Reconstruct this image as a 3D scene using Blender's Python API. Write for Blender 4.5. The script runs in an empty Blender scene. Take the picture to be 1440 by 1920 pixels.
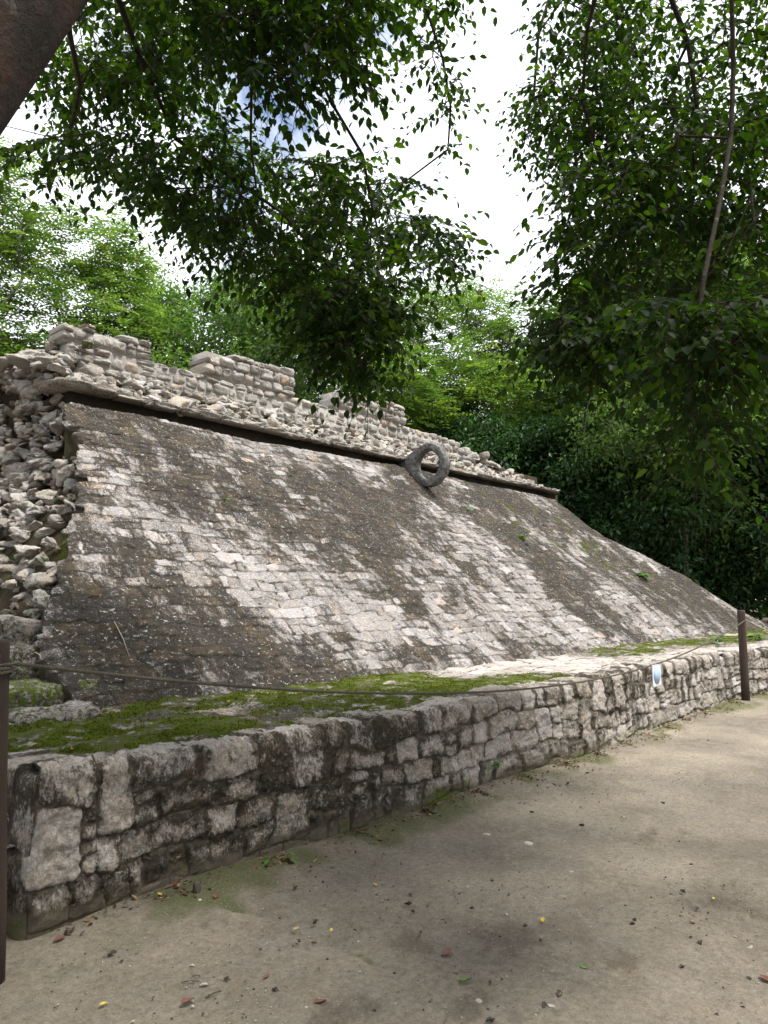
import bpy, math, random
import numpy as np
from math import radians as R_
rs = np.random.RandomState(7)
random.seed(7)
sc = bpy.context.scene
COL = sc.collection

# ------------------------------------------------------------------ camera
AZ, PIT, FPX = R_(41.15), R_(6.58), 1387.0
CF = np.array([math.cos(AZ)*math.cos(PIT), math.sin(AZ)*math.cos(PIT), math.sin(PIT)])
CR = np.array([math.sin(AZ), -math.cos(AZ), 0.0])
CU = np.cross(CR, CF)
CC = np.array([0.0, 0.0, 1.6])
cam = bpy.data.cameras.new('camera'); camo = bpy.data.objects.new('camera', cam); COL.objects.link(camo)
cam.sensor_fit = 'VERTICAL'; cam.sensor_height = 24.0; cam.lens = 24.0*FPX/1920
cam.clip_start = 0.05; cam.clip_end = 2000
camo.location = CC; camo.rotation_euler = (math.pi/2+PIT, 0, AZ-math.pi/2)
sc.camera = camo

# ------------------------------------------------------------------ world, sun, exposure
SUN_EL, SUN_AZ = R_(66), R_(-62)          # azimuth measured from +x towards +y
w = bpy.data.worlds.new("World"); sc.world = w; w.use_nodes = True
nt = w.node_tree; nt.nodes.clear()
def wn(t, **k):
    n = nt.nodes.new(t)
    for a, b in k.items(): setattr(n, a, b)
    return n
out = wn('ShaderNodeOutputWorld'); bg = wn('ShaderNodeBackground'); bg.inputs[1].default_value = 0.12
sky = wn('ShaderNodeTexSky', sky_type='NISHITA', sun_disc=False)
sky.sun_elevation = SUN_EL; sky.sun_rotation = math.pi/2-SUN_AZ; sky.air_density = 1.0; sky.dust_density = 1.5
tc = wn('ShaderNodeTexCoord'); nz = wn('ShaderNodeTexNoise'); nz.inputs['Scale'].default_value = 2.6; nz.inputs['Detail'].default_value = 7
nz.inputs['Roughness'].default_value = .6
cr = wn('ShaderNodeValToRGB'); cr.color_ramp.elements[0].position = .30; cr.color_ramp.elements[1].position = .43
mx = wn('ShaderNodeMix', data_type='RGBA'); mx.inputs[7].default_value = (9.0, 9.3, 9.9, 1)
L = nt.links.new
L(tc.outputs['Generated'], nz.inputs['Vector']); L(nz.outputs['Fac'], cr.inputs[0]); L(cr.outputs[0], mx.inputs[0])
L(sky.outputs[0], mx.inputs[6]); L(mx.outputs[2], bg.inputs[0]); L(bg.outputs[0], out.inputs[0])
sun = bpy.data.lights.new('sun', 'SUN'); sun.energy = 4.0; sun.angle = R_(12); sun.color = (1, .965, .90)
suno = bpy.data.objects.new('sun', sun); COL.objects.link(suno)
suno.rotation_euler = (math.pi/2-SUN_EL, 0, SUN_AZ+math.pi/2)
sc.view_settings.view_transform = 'Standard'; sc.view_settings.look = 'None'; sc.view_settings.gamma = 1
sc.view_settings.exposure = 0.78
sc.cycles.max_bounces = 6; sc.cycles.diffuse_bounces = 3; sc.cycles.transmission_bounces = 4; sc.cycles.transparent_max_bounces = 4
sc.cycles.use_denoising = True

# ------------------------------------------------------------------ helpers
def ray(x, y): return CF+(x-720)/FPX*CR-(y-960)/FPX*CU
def at(x, y, d): return CC+ray(x, y)*d                 # d = depth along the view axis
def project(P):
    v = P-CC; f = v@CF; f = np.where(np.abs(f) < 1e-3, 1e-3, f)
    return 720+FPX*(v@CR)/f, 960-FPX*(v@CU)/f, f
def hsh(i, j, k, s=0):
    n = (i.astype(np.int64)*374761393+j.astype(np.int64)*668265263+k.astype(np.int64)*2147483647+s*974634777) & 0xffffffff
    n = ((n ^ (n >> 13))*1274126177) & 0xffffffff
    n = ((n ^ (n >> 15))*2246822519) & 0xffffffff
    return ((n ^ (n >> 16)) & 0xffffff)/16777215.0
def vnoise(x, y, z=None, s=0):
    x = np.asarray(x, float); y = np.asarray(y, float); z = np.zeros_like(x) if z is None else np.asarray(z, float)
    i, j, k = np.floor(x), np.floor(y), np.floor(z); a, b, c = x-i, y-j, z-k
    a, b, c = [t*t*t*(t*(t*6-15)+10) for t in (a, b, c)]
    r = 0
    for di in (0, 1):
        for dj in (0, 1):
            for dk in (0, 1):
                r = r+hsh(i+di, j+dj, k+dk, s)*(a if di else 1-a)*(b if dj else 1-b)*(c if dk else 1-c)
    return r*2-1
def fbm(x, y, z=None, o=4, s=0, g=.5):
    r = 0; A = 1; f = 1; z = np.zeros_like(np.asarray(x, float)) if z is None else z
    for q in range(o):
        r = r+A*vnoise(x*f+q*17.3, y*f+q*5.7, z*f+q*9.1, s+q); A *= g; f *= 2.03
    return r
def ss(a, b, x): t = np.clip((x-a)/(b-a), 0, 1); return t*t*(3-2*t)

def mesh(name, V, F, mat, attrs=None, smooth=True, root=None):
    """F: list of (n,3)/(n,4) index arrays"""
    me = bpy.data.meshes.new(name); V = np.asarray(V, np.float32)
    if isinstance(F, np.ndarray): F = [F]
    F = [f for f in F if len(f)]
    me.vertices.add(len(V)); me.vertices.foreach_set('co', V.ravel())
    li = np.concatenate([f.ravel() for f in F]).astype(np.int32)
    cnt = np.concatenate([np.full(len(f), f.shape[1]) for f in F]); st = np.concatenate([[0], np.cumsum(cnt)[:-1]]).astype(np.int32)
    me.loops.add(len(li)); me.loops.foreach_set('vertex_index', li)
    me.polygons.add(len(cnt)); me.polygons.foreach_set('loop_start', st)
    if not smooth: me.polygons.foreach_set('use_smooth', np.zeros(len(cnt), bool))
    else: me.polygons.foreach_set('use_smooth', np.ones(len(cnt), bool))
    for k, a in (attrs or {}).items():
        if a.ndim == 2:
            t = me.attributes.new(k, 'FLOAT_VECTOR', 'POINT'); t.data.foreach_set('vector', a.astype(np.float32).ravel())
        else:
            t = me.attributes.new(k, 'FLOAT', 'POINT'); t.data.foreach_set('value', a.astype(np.float32))
    me.update(calc_edges=True); me.validate()
    me.materials.append(mat)
    o = bpy.data.objects.new(name, me); COL.objects.link(o)
    if root is not None: adopt(o, root)
    return o
def adopt(o, root):
    o.parent = root
    l = root.location
    p = root.parent
    o.location = (-l.x, -l.y, -l.z) if root.type == 'EMPTY' else (0, 0, 0)
def empty(name, loc): 
    e = bpy.data.objects.new(name, None); COL.objects.link(e); e.location = loc; e.empty_display_size = .2; return e
def tag(o, label=None, cat=None, group=None, kind=None):
    for k, v in (('label', label), ('category', cat), ('group', group), ('kind', kind)):
        if v: o[k] = v
    return o
def grid_faces(nu, nv, flip=False):
    i = np.arange(nu-1)[:, None]*nv+np.arange(nv-1)[None, :]
    f = np.stack([i, i+nv, i+nv+1, i+1], -1).reshape(-1, 4)
    return f[:, ::-1] if flip else f
class Acc:
    def __init__(s): s.V = []; s.F = {3: [], 4: []}; s.A = {}; s.n = 0
    def add(s, V, F, **at):
        s.V.append(V)
        for f in (F if isinstance(F, list) else [F]): s.F[f.shape[1]].append(f+s.n)
        for k, a in at.items(): s.A.setdefault(k, []).append(np.broadcast_to(a, (len(V),)) if np.ndim(a) < 2 else a)
        s.n += len(V)
    def build(s, name, mat, root=None, smooth=True):
        F = [np.concatenate(v) for v in s.F.values() if v]
        return mesh(name, np.concatenate(s.V), F, mat, {k: np.concatenate(v) for k, v in s.A.items()}, smooth, root)
def tube(P, r, n=8, cap=True, wob=0):
    P = np.asarray(P, float); r = np.broadcast_to(r, (len(P),)); T = np.gradient(P, axis=0); T /= np.linalg.norm(T, axis=1)[:, None]+1e-9
    u = np.cross(T[0], [0, 0, 1.]); 
    if np.linalg.norm(u) < .1: u = np.cross(T[0], [1., 0, 0])
    V = []
    for k in range(len(P)):
        u = u-T[k]*(u@T[k]); u /= np.linalg.norm(u); v = np.cross(T[k], u)
        a = np.arange(n)*2*np.pi/n; rr = r[k]*np.ones(n)
        if wob: rr = rr*(1+wob*fbm(np.cos(a)*1.5+3, np.sin(a)*1.5+7, np.full(n, k*.35), 3, 5))
        V.append(P[k]+rr[:, None]*(np.cos(a)[:, None]*u+np.sin(a)[:, None]*v))
    V = np.concatenate(V); m = len(P)
    i = (np.arange(m-1)*n)[:, None]; j = np.arange(n)[None]; j2 = (j+1) % n
    F = np.stack([i+j, i+j2, i+n+j2, i+n+j], -1).reshape(-1, 4)
    Fs = [F]
    if cap:
        V = np.concatenate([V, P[:1], P[-1:]]); a = np.arange(n)
        Fs.append(np.stack([np.full(n, m*n), (a+1) % n, a], -1)); Fs.append(np.stack([np.full(n, m*n+1), (m-1)*n+a, (m-1)*n+(a+1) % n], -1))
    return V, Fs

# ---- rounded boulder / block template
def cube_sphere(n):
    V = []; F = []; idx = {}
    def vid(p):
        k = tuple(np.round(p*n).astype(int))
        if k not in idx: idx[k] = len(V); V.append(p)
        return idx[k]
    g = np.linspace(-1, 1, n+1)
    for ax in range(3):
        for sg in (-1, 1):
            for i in range(n):
                for j in range(n):
                    q = []
                    for (a, b) in ((i, j), (i+1, j), (i+1, j+1), (i, j+1)):
                        p = np.zeros(3); p[ax] = sg; p[(ax+1) % 3] = g[a]; p[(ax+2) % 3] = g[b]; q.append(vid(p))
                    F.append(q if sg > 0 else q[::-1])
    return np.array(V), np.array(F)
TPL = {n: cube_sphere(n) for n in (4, 6, 8)}
def stone(c, half, k=6, n=6, rough=.06, seed=0, rot=None, cuts=0):
    P, F = TPL[n]; rr = np.random.RandomState(seed)
    nk = (np.abs(P)**k).sum(1)**(1/k); Q = P/nk[:, None]
    for _ in range(cuts):
        d = rr.normal(size=3); d /= np.linalg.norm(d); h = rr.uniform(.42, .8); t = Q@d-h; Q = Q-np.where(t > 0, t, 0)[:, None]*d*.95
    f = 1.3; o = rr.uniform(0, 50, 3)
    N = np.stack([fbm(Q[:, 0]*f+o[0]+7*q, Q[:, 1]*f+o[1], Q[:, 2]*f+o[2], 3, q) for q in range(3)], 1)
    Q = Q*(1+.0)+N*rough*2
    N2 = fbm(Q[:, 0]*4.3+o[1], Q[:, 1]*4.3+o[2], Q[:, 2]*4.3+o[0], 3, 9); Q = Q*(1+N2*rough*.9)[:, None]
    Q = Q*(1+.12*rr.uniform(-1, 1)*Q[:, [1, 2, 0]]*.6)
    Q = np.clip(Q, -1.18, 1.18)*np.asarray(half)
    if rot is not None: Q = Q@rot.T
    return Q+np.asarray(c), F
def rotm(ax, ay, az):
    cx, sx, cy, sy, cz, sz = math.cos(ax), math.sin(ax), math.cos(ay), math.sin(ay), math.cos(az), math.sin(az)
    return np.array([[cz, -sz, 0], [sz, cz, 0], [0, 0, 1]])@np.array([[cy, 0, sy], [0, 1, 0], [-sy, 0, cy]])@np.array([[1, 0, 0], [0, cx, -sx], [0, sx, cx]])

# ------------------------------------------------------------------ masonry layout
class Masonry:
    def __init__(s, seed, u0, u1, vb, wmin, wmax, split=.15, tall=0., warp=.02, wf=2.0, wv=1.0):
        s.rr = np.random.RandomState(seed); s.vb = np.array(vb); s.u0 = u0; s.warp = warp; s.wf = wf; s.split = split; s.seed = seed; s.wv = wv
        s.rows = []; s.id0 = []; n = 0
        for r in range(len(vb)-1):
            ub = [u0-s.rr.uniform(0, wmax)]
            hh = vb[r+1]-vb[r]
            while ub[-1] < u1+wmax: ub.append(ub[-1]+s.rr.uniform(wmin, wmax))
            s.rows.append(np.array(ub)); s.id0.append(n); n += len(ub)
        s.tall = s.rr.rand(n) < tall; s.n = n
    def eval(s, U, Vv, round_=.35):
        sh = U.shape; U = U.ravel().copy(); V = Vv.ravel().copy()
        U2 = U+s.warp*fbm(U*s.wf*2, V*s.wf*2, None, 3, s.seed); V2 = V+s.warp*s.wv*fbm(U*s.wf*1.5, V*s.wf*2+40, None, 3, s.seed+5)
        r = np.clip(np.searchsorted(s.vb, V2)-1, 0, len(s.vb)-2)
        a0 = np.zeros_like(U); a1 = a0.copy(); b0 = s.vb[r].copy(); b1 = s.vb[r+1].copy(); ID = np.zeros(len(U), int)
        for q in range(len(s.rows)):
            m = np.where(r == q)[0]
            if not len(m): continue
            ub = s.rows[q]; c = np.clip(np.searchsorted(ub, U2[m])-1, 0, len(ub)-2)
            a0[m] = ub[c]; a1[m] = ub[c+1]; ID[m] = s.id0[q]+c
            if s.tall.any() and s.tall[s.id0[q]:].any():
                # this row's tall stones reach into the row below
                b0[m] = np.where(s.tall[ID[m]] & (q > 0), s.vb[max(q-1, 0)], b0[m])
            if q+1 < len(s.rows) and s.tall.any():
                ub2 = s.rows[q+1]; c2 = np.clip(np.searchsorted(ub2, U2[m])-1, 1, len(ub2)-3); i2 = s.id0[q+1]+c2
                t = s.tall[i2]
                a0[m] = np.where(t, ub2[c2], np.where(s.tall[i2-1], np.maximum(a0[m], ub2[c2]), a0[m]))
                a1[m] = np.where(t, ub2[c2+1], np.where(s.tall[i2+1], np.minimum(a1[m], ub2[c2+1]), a1[m]))
                b1[m] = np.where(t, s.vb[q+2], b1[m]); ID[m] = np.where(t, i2, ID[m])
        z = np.zeros(len(U)); hr = hsh(ID, ID*0+1, z, s.seed)
        sp = hr < s.split; w_ = a1-a0; h_ = b1-b0
        # split either stacked or side by side
        sp = sp & (np.maximum(h_, w_) > .13); st = sp & (h_ > w_*.85); mid = b0+h_*(.35+.3*hsh(ID, ID*0+2, z, s.seed)); up = V2 > mid
        b0 = np.where(st & up, mid, b0); b1 = np.where(st & ~up, mid, b1)
        ss_ = sp & ~st & (w_ > 1.05*h_); mid = a0+w_*(.3+.4*hsh(ID, ID*0+3, z, s.seed)); ri = U2 > mid
        a0 = np.where(ss_ & ri, mid, a0); a1 = np.where(ss_ & ~ri, mid, a1)
        ID2 = ID*4+(st & up)*1+(ss_ & ri)*2
        hx, hy = (a1-a0)/2, (b1-b0)/2; px, py = U2-(a0+a1)/2, V2-(b0+b1)/2
        # each stone slightly turned
        ang = (hsh(ID2, ID2*0+9, z, s.seed)-.5)*.16
        px, py = px-py*ang, py+px*ang*.5
        rad = round_*np.minimum(hx, hy)
        qx, qy = np.abs(px)-(hx-rad), np.abs(py)-(hy-rad)
        d = rad-(np.hypot(np.maximum(qx, 0), np.maximum(qy, 0))+np.minimum(np.maximum(qx, qy), 0))
        f = lambda k: hsh(ID2, ID2*0+k, z, s.seed+3)
        return dict(id=ID2.reshape(sh), d=d.reshape(sh), lu=(px/hx).reshape(sh), lv=(py/hy).reshape(sh),
                    r1=f(4).reshape(sh), r2=f(5).reshape(sh), r3=f(6).reshape(sh), r4=f(7).reshape(sh), row=r.reshape(sh))

# ------------------------------------------------------------------ materials
class M:
    def __init__(s, name, rough=.9, spec=.08):
        s.m = bpy.data.materials.new(name); s.m.use_nodes = True; s.nt = s.m.node_tree; s.b = s.nt.nodes['Principled BSDF']
        s.b.inputs['Roughness'].default_value = rough; s.b.inputs['Specular IOR Level'].default_value = spec
        s.tc = s.nt.nodes.new('ShaderNodeTexCoord').outputs['Object']
    def n(s, t, ins=(), **k):
        x = s.nt.nodes.new(t)
        for a, b in k.items(): setattr(x, a, b)
        for i, v in dict(ins).items() if isinstance(ins, dict) else enumerate(ins):
            s.set(x.inputs[i], v)
        return x
    def set(s, inp, v):
        if isinstance(v, bpy.types.NodeSocket): s.nt.links.new(v, inp)
        elif v is not None:
            if isinstance(v, tuple) and len(v) == 3 and inp.type == 'RGBA': v = v+(1,)
            inp.default_value = v
    def attr(s, name, o='Fac'): return s.n('ShaderNodeAttribute', attribute_name=name).outputs[o]
    def noise(s, scale, detail=4, rough=.55, vec=None, dist=0, out='Fac', off=None, str_=None):
        v = vec or s.tc
        if off or str_:
            mp = s.n('ShaderNodeMapping'); s.set(mp.inputs[0], v); mp.inputs[1].default_value = off or (0, 0, 0); mp.inputs[3].default_value = str_ or (1, 1, 1); v = mp.outputs[0]
        x = s.n('ShaderNodeTexNoise', {'Vector': v, 'Scale': scale, 'Detail': detail, 'Roughness': rough, 'Distortion': dist}); return x.outputs[out]
    def math(s, op, a, b=0., c=0., clamp=False):
        return s.n('ShaderNodeMath', [a, b, c], operation=op, use_clamp=clamp).outputs[0]
    def step(s, x, a, b): return s.n('ShaderNodeMapRange', {0: x, 1: a, 2: b, 3: 0., 4: 1.}, interpolation_type='SMOOTHSTEP').outputs[0]
    def mix(s, f, a, b, mode='MIX'):
        x = s.n('ShaderNodeMix', data_type='RGBA', blend_type=mode); s.set(x.inputs[0], f); s.set(x.inputs[6], a); s.set(x.inputs[7], b); return x.outputs[2]
    def ramp(s, f, cols, inter='LINEAR'):
        x = s.n('ShaderNodeValToRGB'); s.set(x.inputs[0], f); e = x.color_ramp.elements; x.color_ramp.interpolation = inter
        for i, (p, c) in enumerate(cols):
            if i > 1: e.new(p)
            e[i].position = p; e[i].color = tuple(c)+(1,)
        return x.outputs[0]
    def bump(s, h, strength=.5, dist=.02, prev=None):
        x = s.n('ShaderNodeBump', {'Strength': strength, 'Distance': dist, 'Height': h})
        if prev: s.set(x.inputs['Normal'], prev)
        return x.outputs[0]
    def done(s, col, nrm=None):
        s.set(s.b.inputs['Base Color'], col)
        if nrm: s.set(s.b.inputs['Normal'], nrm)
        return s.m

def stone_mat(name, base, mortar, lichen=(.5, .5), darkcol=(.025, .022, .017), dsc=9., stretch=(1, 1, 1), white=.5, tcattr='tc', bumpd=.012, moss=True, mosscol=((.05, .07, .01), (.11, .16, .015))):
    m = M(name); v = m.attr(tcattr, 'Vector') if tcattr else m.tc
    r = m.attr('rnd'); e = m.attr('edge'); dk = m.attr('dark')
    n1 = m.noise(7, 5, .6, v); n2 = m.noise(45, 5, .65, v); 
    c = m.ramp(r, base)
    c = m.mix(m.step(n1, .4, .7), c, m.mix(.5, c, (.40, .31, .23)))
    c = m.mix(m.step(n2, .45, .7), c, m.mix(.6, c, (.56, .54, .52)))
    gr = m.noise(42, 8, .86, v, off=(9, 1, 4)); 
    pit = m.noise(130, 4, .65, v); c = m.mix(m.step(pit, .57, .68), c, m.mix(.75, c, (.06, .055, .045)))
    nd = m.noise(dsc, 9, .78, v, str_=stretch); nd2 = m.noise(dsc*6, 7, .8, v, str_=stretch, off=(3, 7, 1))
    t = m.math('ADD', m.math('MULTIPLY', nd, .5), m.math('MULTIPLY', nd2, .5))
    t = m.math('ADD', t, m.math('MULTIPLY', m.math('SUBTRACT', dk, .5), .42))
    dm = m.step(t, lichen[0], lichen[0]+lichen[1])
    dc = m.mix(m.step(m.noise(55, 5, .75, v), .35, .68), darkcol, tuple(x*2.0 for x in darkcol)); dc = m.mix(m.step(m.noise(2.2, 6, .7, v, off=(1, 8, 2)), .48, .62), dc, (.062, .045, .026))
    c = m.mix(m.math('MULTIPLY', dm, .93), c, dc)
    c = m.mix(1., c, m.ramp(gr, [(.30, (.35, .33, .30)), (.48, (.85, .85, .85)), (.60, (1.1, 1.1, 1.1)), (.74, (1.5, 1.5, 1.5))]), 'MULTIPLY')
    wh = m.noise(22, 8, .8, v, off=(11, 3, 5)); wm = m.math('MULTIPLY', m.step(wh, .57, .63), white)
    c = m.mix(wm, c, (.55, .53, .49))
    mo = m.mix(m.noise(14, 4, .6, v), mortar, tuple(x*1.9 for x in mortar))
    c = m.mix(m.step(e, .75, .15), c, mo)
    if moss:
        ms = m.attr('moss'); mn = m.noise(26, 5, .7, v, off=(5, 5, 9)); mm = m.step(m.math('ADD', ms, m.math('MULTIPLY', m.math('SUBTRACT', mn, .5), 1.3)), .45, .62)
        mc = m.mix(m.noise(38, 3, .6, v), mosscol[0], mosscol[1]); c = m.mix(mm, c, mc)
    b = m.bump(n1, .5, bumpd*3); b = m.bump(n2, .8, bumpd*1.3, b); b = m.bump(gr, .7, bumpd*.6, b)
    m.b.inputs['Roughness'].default_value = .93
    return m.done(c, b)

PALE = [(0, (.30, .27, .24)), (.3, (.40, .36, .33)), (.6, (.47, .42, .39)), (.85, (.54, .50, .48)), (1, (.50, .38, .28))]
WALLC = [(0, (.22, .195, .16)), (.35, (.34, .305, .27)), (.75, (.44, .40, .37)), (1, (.54, .50, .47))]
m_wall = stone_mat('wall_stone', WALLC, (.085, .072, .054), lichen=(.465, .13), darkcol=(.026, .022, .015), dsc=7, stretch=(1.4, .75, 1))
m_ramp = stone_mat('ramp_stone', [(0, (.145, .132, .124)), (.3, (.185, .172, .170)), (.7, (.24, .226, .228)), (.955, (.38, .36, .365)), (1, (.36, .26, .18))], (.05, .042, .032), lichen=(.45, .14), darkcol=(.018, .0155, .012), dsc=6, stretch=(1.6, .65, 1), white=.8, mosscol=((.035, .038, .010), (.075, .085, .018)))
m_par = stone_mat('parapet_stone', [(0, (.26, .235, .21)), (.3, (.36, .34, .315)), (.8, (.46, .44, .415)), (1, (.46, .35, .26))], (.22, .205, .185), lichen=(.56, .10), dsc=4, white=.3, bumpd=.02, tcattr=None)
m_rub = stone_mat('rubble_stone', [(0, (.22, .19, .16)), (.3, (.38, .355, .325)), (.7, (.55, .53, .50)), (1, (.50, .42, .33))], (.04, .032, .02), lichen=(.56, .10), dsc=4, white=.6, bumpd=.03, mosscol=((.045, .052, .010), (.10, .125, .018)), tcattr=None)
m_ledge = stone_mat('ledge_stone', [(0, (.25, .22, .19)), (1, (.42, .39, .36))], (.04, .032, .02), lichen=(.50, .10), dsc=5, white=.7, tcattr=None)

# ------------------------------------------------------------------ the ruin
ruin = empty('ball_court_ruin', (2, 5, 0))
tag(ruin, 'old limestone ball court ruin with sloping stone apron, low front wall and carved hoop', 'ruin')
WY, WX0, WH = 3.65, 1.62, .72
XEND = 34.0
def spacing(u0, u1, d0, k):
    xs = [u0]
    while xs[-1] < u1: xs.append(xs[-1]+d0+k*max(xs[-1], 0)*.001)
    return np.array(xs)

# -- low front wall, sheet wraps over its coping and round its near corner
us = np.concatenate([-np.arange(.02, 2.2, .02)[::-1], spacing(0, XEND-WX0, .011, 2.2)])
S1 = .30
ss_ = np.linspace(-.10, WH+S1, 104)
U, S = np.meshgrid(us, ss_, indexing='ij')
top = WH+.035*vnoise(U*1.1, U*0, None, 21)
lay = Masonry(11, -3, XEND, [-.3, .03, .205, .375, .55, WH+S1+.3], .16, .44, .34, .14, .04, 1.6)
lay.rows[-1] = np.cumsum(np.r_[-3.2, np.random.RandomState(4).uniform(.16, .44, 170)])
q = lay.eval(U, S*WH/top*.998, .4)
jag = q['d']+.010*fbm(U*11, S*11, None, 3, 301)+.006*fbm(U*38, S*38, None, 2, 302)
bev = .013; e = ss(-.004, bev, jag)
h = e*(.012+.028*q['r2'])
h += e*.016*(q['lu']*(q['r3']-.5)*2+q['lv']*(q['r4']-.5)*2)
near = ss(14, 4, U)
rdg = 1-np.abs(fbm(U*7, S*7, None, 4, 31)); h += .014*(rdg-.7)*(.3+.7*e)+.010*fbm(U*16, S*16, None, 4, 35, .6)*e+.004*fbm(U*45, S*45, None, 3, 33, .6)*near
h -= .012*ss(.2, .8, fbm(U*14, S*14, None, 2, 77))*e*(q['r1'] > .5)
buried = ss(.16, .02, S)*ss(12, 1, U); h = h*(1-.75*buried)
def wall_base(u):
    r = .10                                             # rounded corner
    x = np.where(u < -r, 0, np.where(u > r, u, 0)); t = np.clip((u+r)/(2*r), 0, 1); a = t*math.pi/2
    cx = r-r*np.cos(a); cy = r-r*np.sin(a)
    X = np.where(u > r, u, np.where(u < -r, 0, cx)); Y = np.where(u < -r, -u, np.where(u > r, 0, cy))
    n = np.stack([np.where(u > r, 0, np.where(u < -r, -1, -np.cos(a))), np.where(u > r, -1, np.where(u < -r, 0, -np.sin(a)))], -1)
    wob = .05*np.sin(u*.7+1)+.03*np.sin(u*1.9)
    return np.stack([X+WX0, Y+WY+np.where(u > 0, wob*ss(0, 1, u), 0)], -1), n
h = h*(.35+.65*ss(-.02, .14, U))
B, Nn = wall_base(U)
rc = .05                                               # rounded upper edge
a = np.clip((S-(top-rc))/(2*rc), 0, 1)*math.pi/2
front = S < top-rc; over = S > top+rc
zz = np.where(front, S, np.where(over, top, top-rc+rc*np.sin(a)))
ins = np.where(front, 0, np.where(over, rc+(S-top-rc), rc-rc*np.cos(a)))+.06*np.clip(S, 0, WH)
nz_ = np.where(front, 0, np.where(over, 1, np.sin(a))); nh = np.where(front, 1, np.where(over, 0, np.cos(a)))
h2 = h*np.where(over, .6, 1)
# coping stones of uneven height
zz = zz+np.where(S > .565, (q['r3']-.5)*.05*e, 0)*ss(.56, .66, S)
PX = B[..., 0]-Nn[..., 0]*ins+Nn[..., 0]*nh*h2; PY = B[..., 1]-Nn[..., 1]*ins+Nn[..., 1]*nh*h2; it_ = ins-.10
PX = np.where(over & (U < .6), np.maximum(PX, WX0+it_), PX); PY = np.where(over & (U < .3), np.maximum(PY, WY+it_), PY)
P = np.stack([PX, PY, zz+nz_*h2], -1)
wetl = ss(7.5, 1.0, U)
dark = .385+.20*ss(.50, .66, S)*ss(.80, .70, S)*(.4+.6*q['r2'])+.06*wetl+.30*(q['r4']-.5)+.15*ss(-.05, -.12, U)+.26*ss(.30, .02, S)*wetl+.20*ss(.055, .0, jag)-.08*ss(.03, .08, jag)  # end face round the corner darkened: dirt plus its unlit side painted in
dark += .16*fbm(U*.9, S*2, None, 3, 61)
moss = .05+.30*ss(.25, .0, S)+.16*wetl*ss(.3, .7, q['r3'])+.12*fbm(U*1.5, S*3, None, 3, 71)+.25*ss(.86, 1.0, S)
moss -= .1*ss(.66, .72, S)*ss(.9, .8, S)
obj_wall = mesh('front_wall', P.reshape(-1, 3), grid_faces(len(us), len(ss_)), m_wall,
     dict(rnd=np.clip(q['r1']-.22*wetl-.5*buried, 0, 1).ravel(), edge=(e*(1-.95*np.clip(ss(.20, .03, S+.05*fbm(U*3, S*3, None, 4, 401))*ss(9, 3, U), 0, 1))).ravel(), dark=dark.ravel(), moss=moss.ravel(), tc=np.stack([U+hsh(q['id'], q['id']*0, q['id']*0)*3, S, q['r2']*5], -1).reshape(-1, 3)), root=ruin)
tag(obj_wall, 'low wall of uneven limestone blocks with darker coping along the dirt path')

# -- bench (flat terrace behind the coping)
xs = np.concatenate([np.arange(-1.2, 1.6, .05), 1.6+spacing(0, 32, .014, 2.6)]); ys = np.linspace(WY+.14, 6.0, 120)
X, Y = np.meshgrid(xs, ys, indexing='ij')
lb = Masonry(31, -2, 40, np.arange(3.4, 6.5, .24), .2, .5, .2, .1, .05, 1.6)
q = lb.eval(X, Y, .5); e = ss(0, .03, q['d'])
mossm = np.clip(ss(8.3, 6.0, X-(5.2-Y)*1.1)+ss(9.5, 11.5, X)*ss(4.5, 5.2, Y+(X-10)*.12), 0, 1)
mossm = mossm*ss(WY+.16, WY+.42, Y+.10*fbm(X*2.2, X*0, None, 3, 55)*1.0)
pat = fbm(X*1.6, Y*2.6, None, 5, 41); mo = np.clip(mossm*(.82+.7*pat), 0, 1)
# soil thickness between stones of the near part
Z = WH-.035+.012*fbm(X*3, Y*3, None, 3, 43)+e*(.012+.02*q['r2'])*(1-.8*mossm)+mossm*(.012+.03*ss(.2, .8, mo))
fine = ss(9, 3, X); Z += mossm*.016*np.clip(fbm(X*16, Y*16, None, 4, 45), -.3, 1)*fine*ss(.3, .6, mo)
Z += .02*ss(5.2, 5.6, Y)
Z = np.where(X < WX0+.12, Z-.3, Z)
dark = .62+.12*fbm(X*1.3, Y*2, None, 4, 46)-.28*(1-mossm)*ss(5, 8, X)
m_bench = stone_mat('bench_stone', PALE, (.06, .05, .035), lichen=(.45, .16), darkcol=(.028, .026, .018), dsc=5, white=.5, mosscol=((.038, .042, .014), (.10, .12, .018)))
b_ = mesh('terrace', np.stack([X, Y, Z], -1).reshape(-1, 3), grid_faces(len(xs), len(ys)), m_bench,
     dict(rnd=q['r1'].ravel(), edge=(np.maximum(e, mossm)).ravel(), dark=dark.ravel(), moss=(mo*.74+.05+.30*fbm(X*7, Y*9, None, 4, 99)*mossm).ravel(), tc=np.stack([X, Y, q['r2']*(1-mossm)*3], -1).reshape(-1, 3)), root=ruin)
tag(b_, 'flat ledge behind the low wall, green with moss at its near end')
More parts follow.
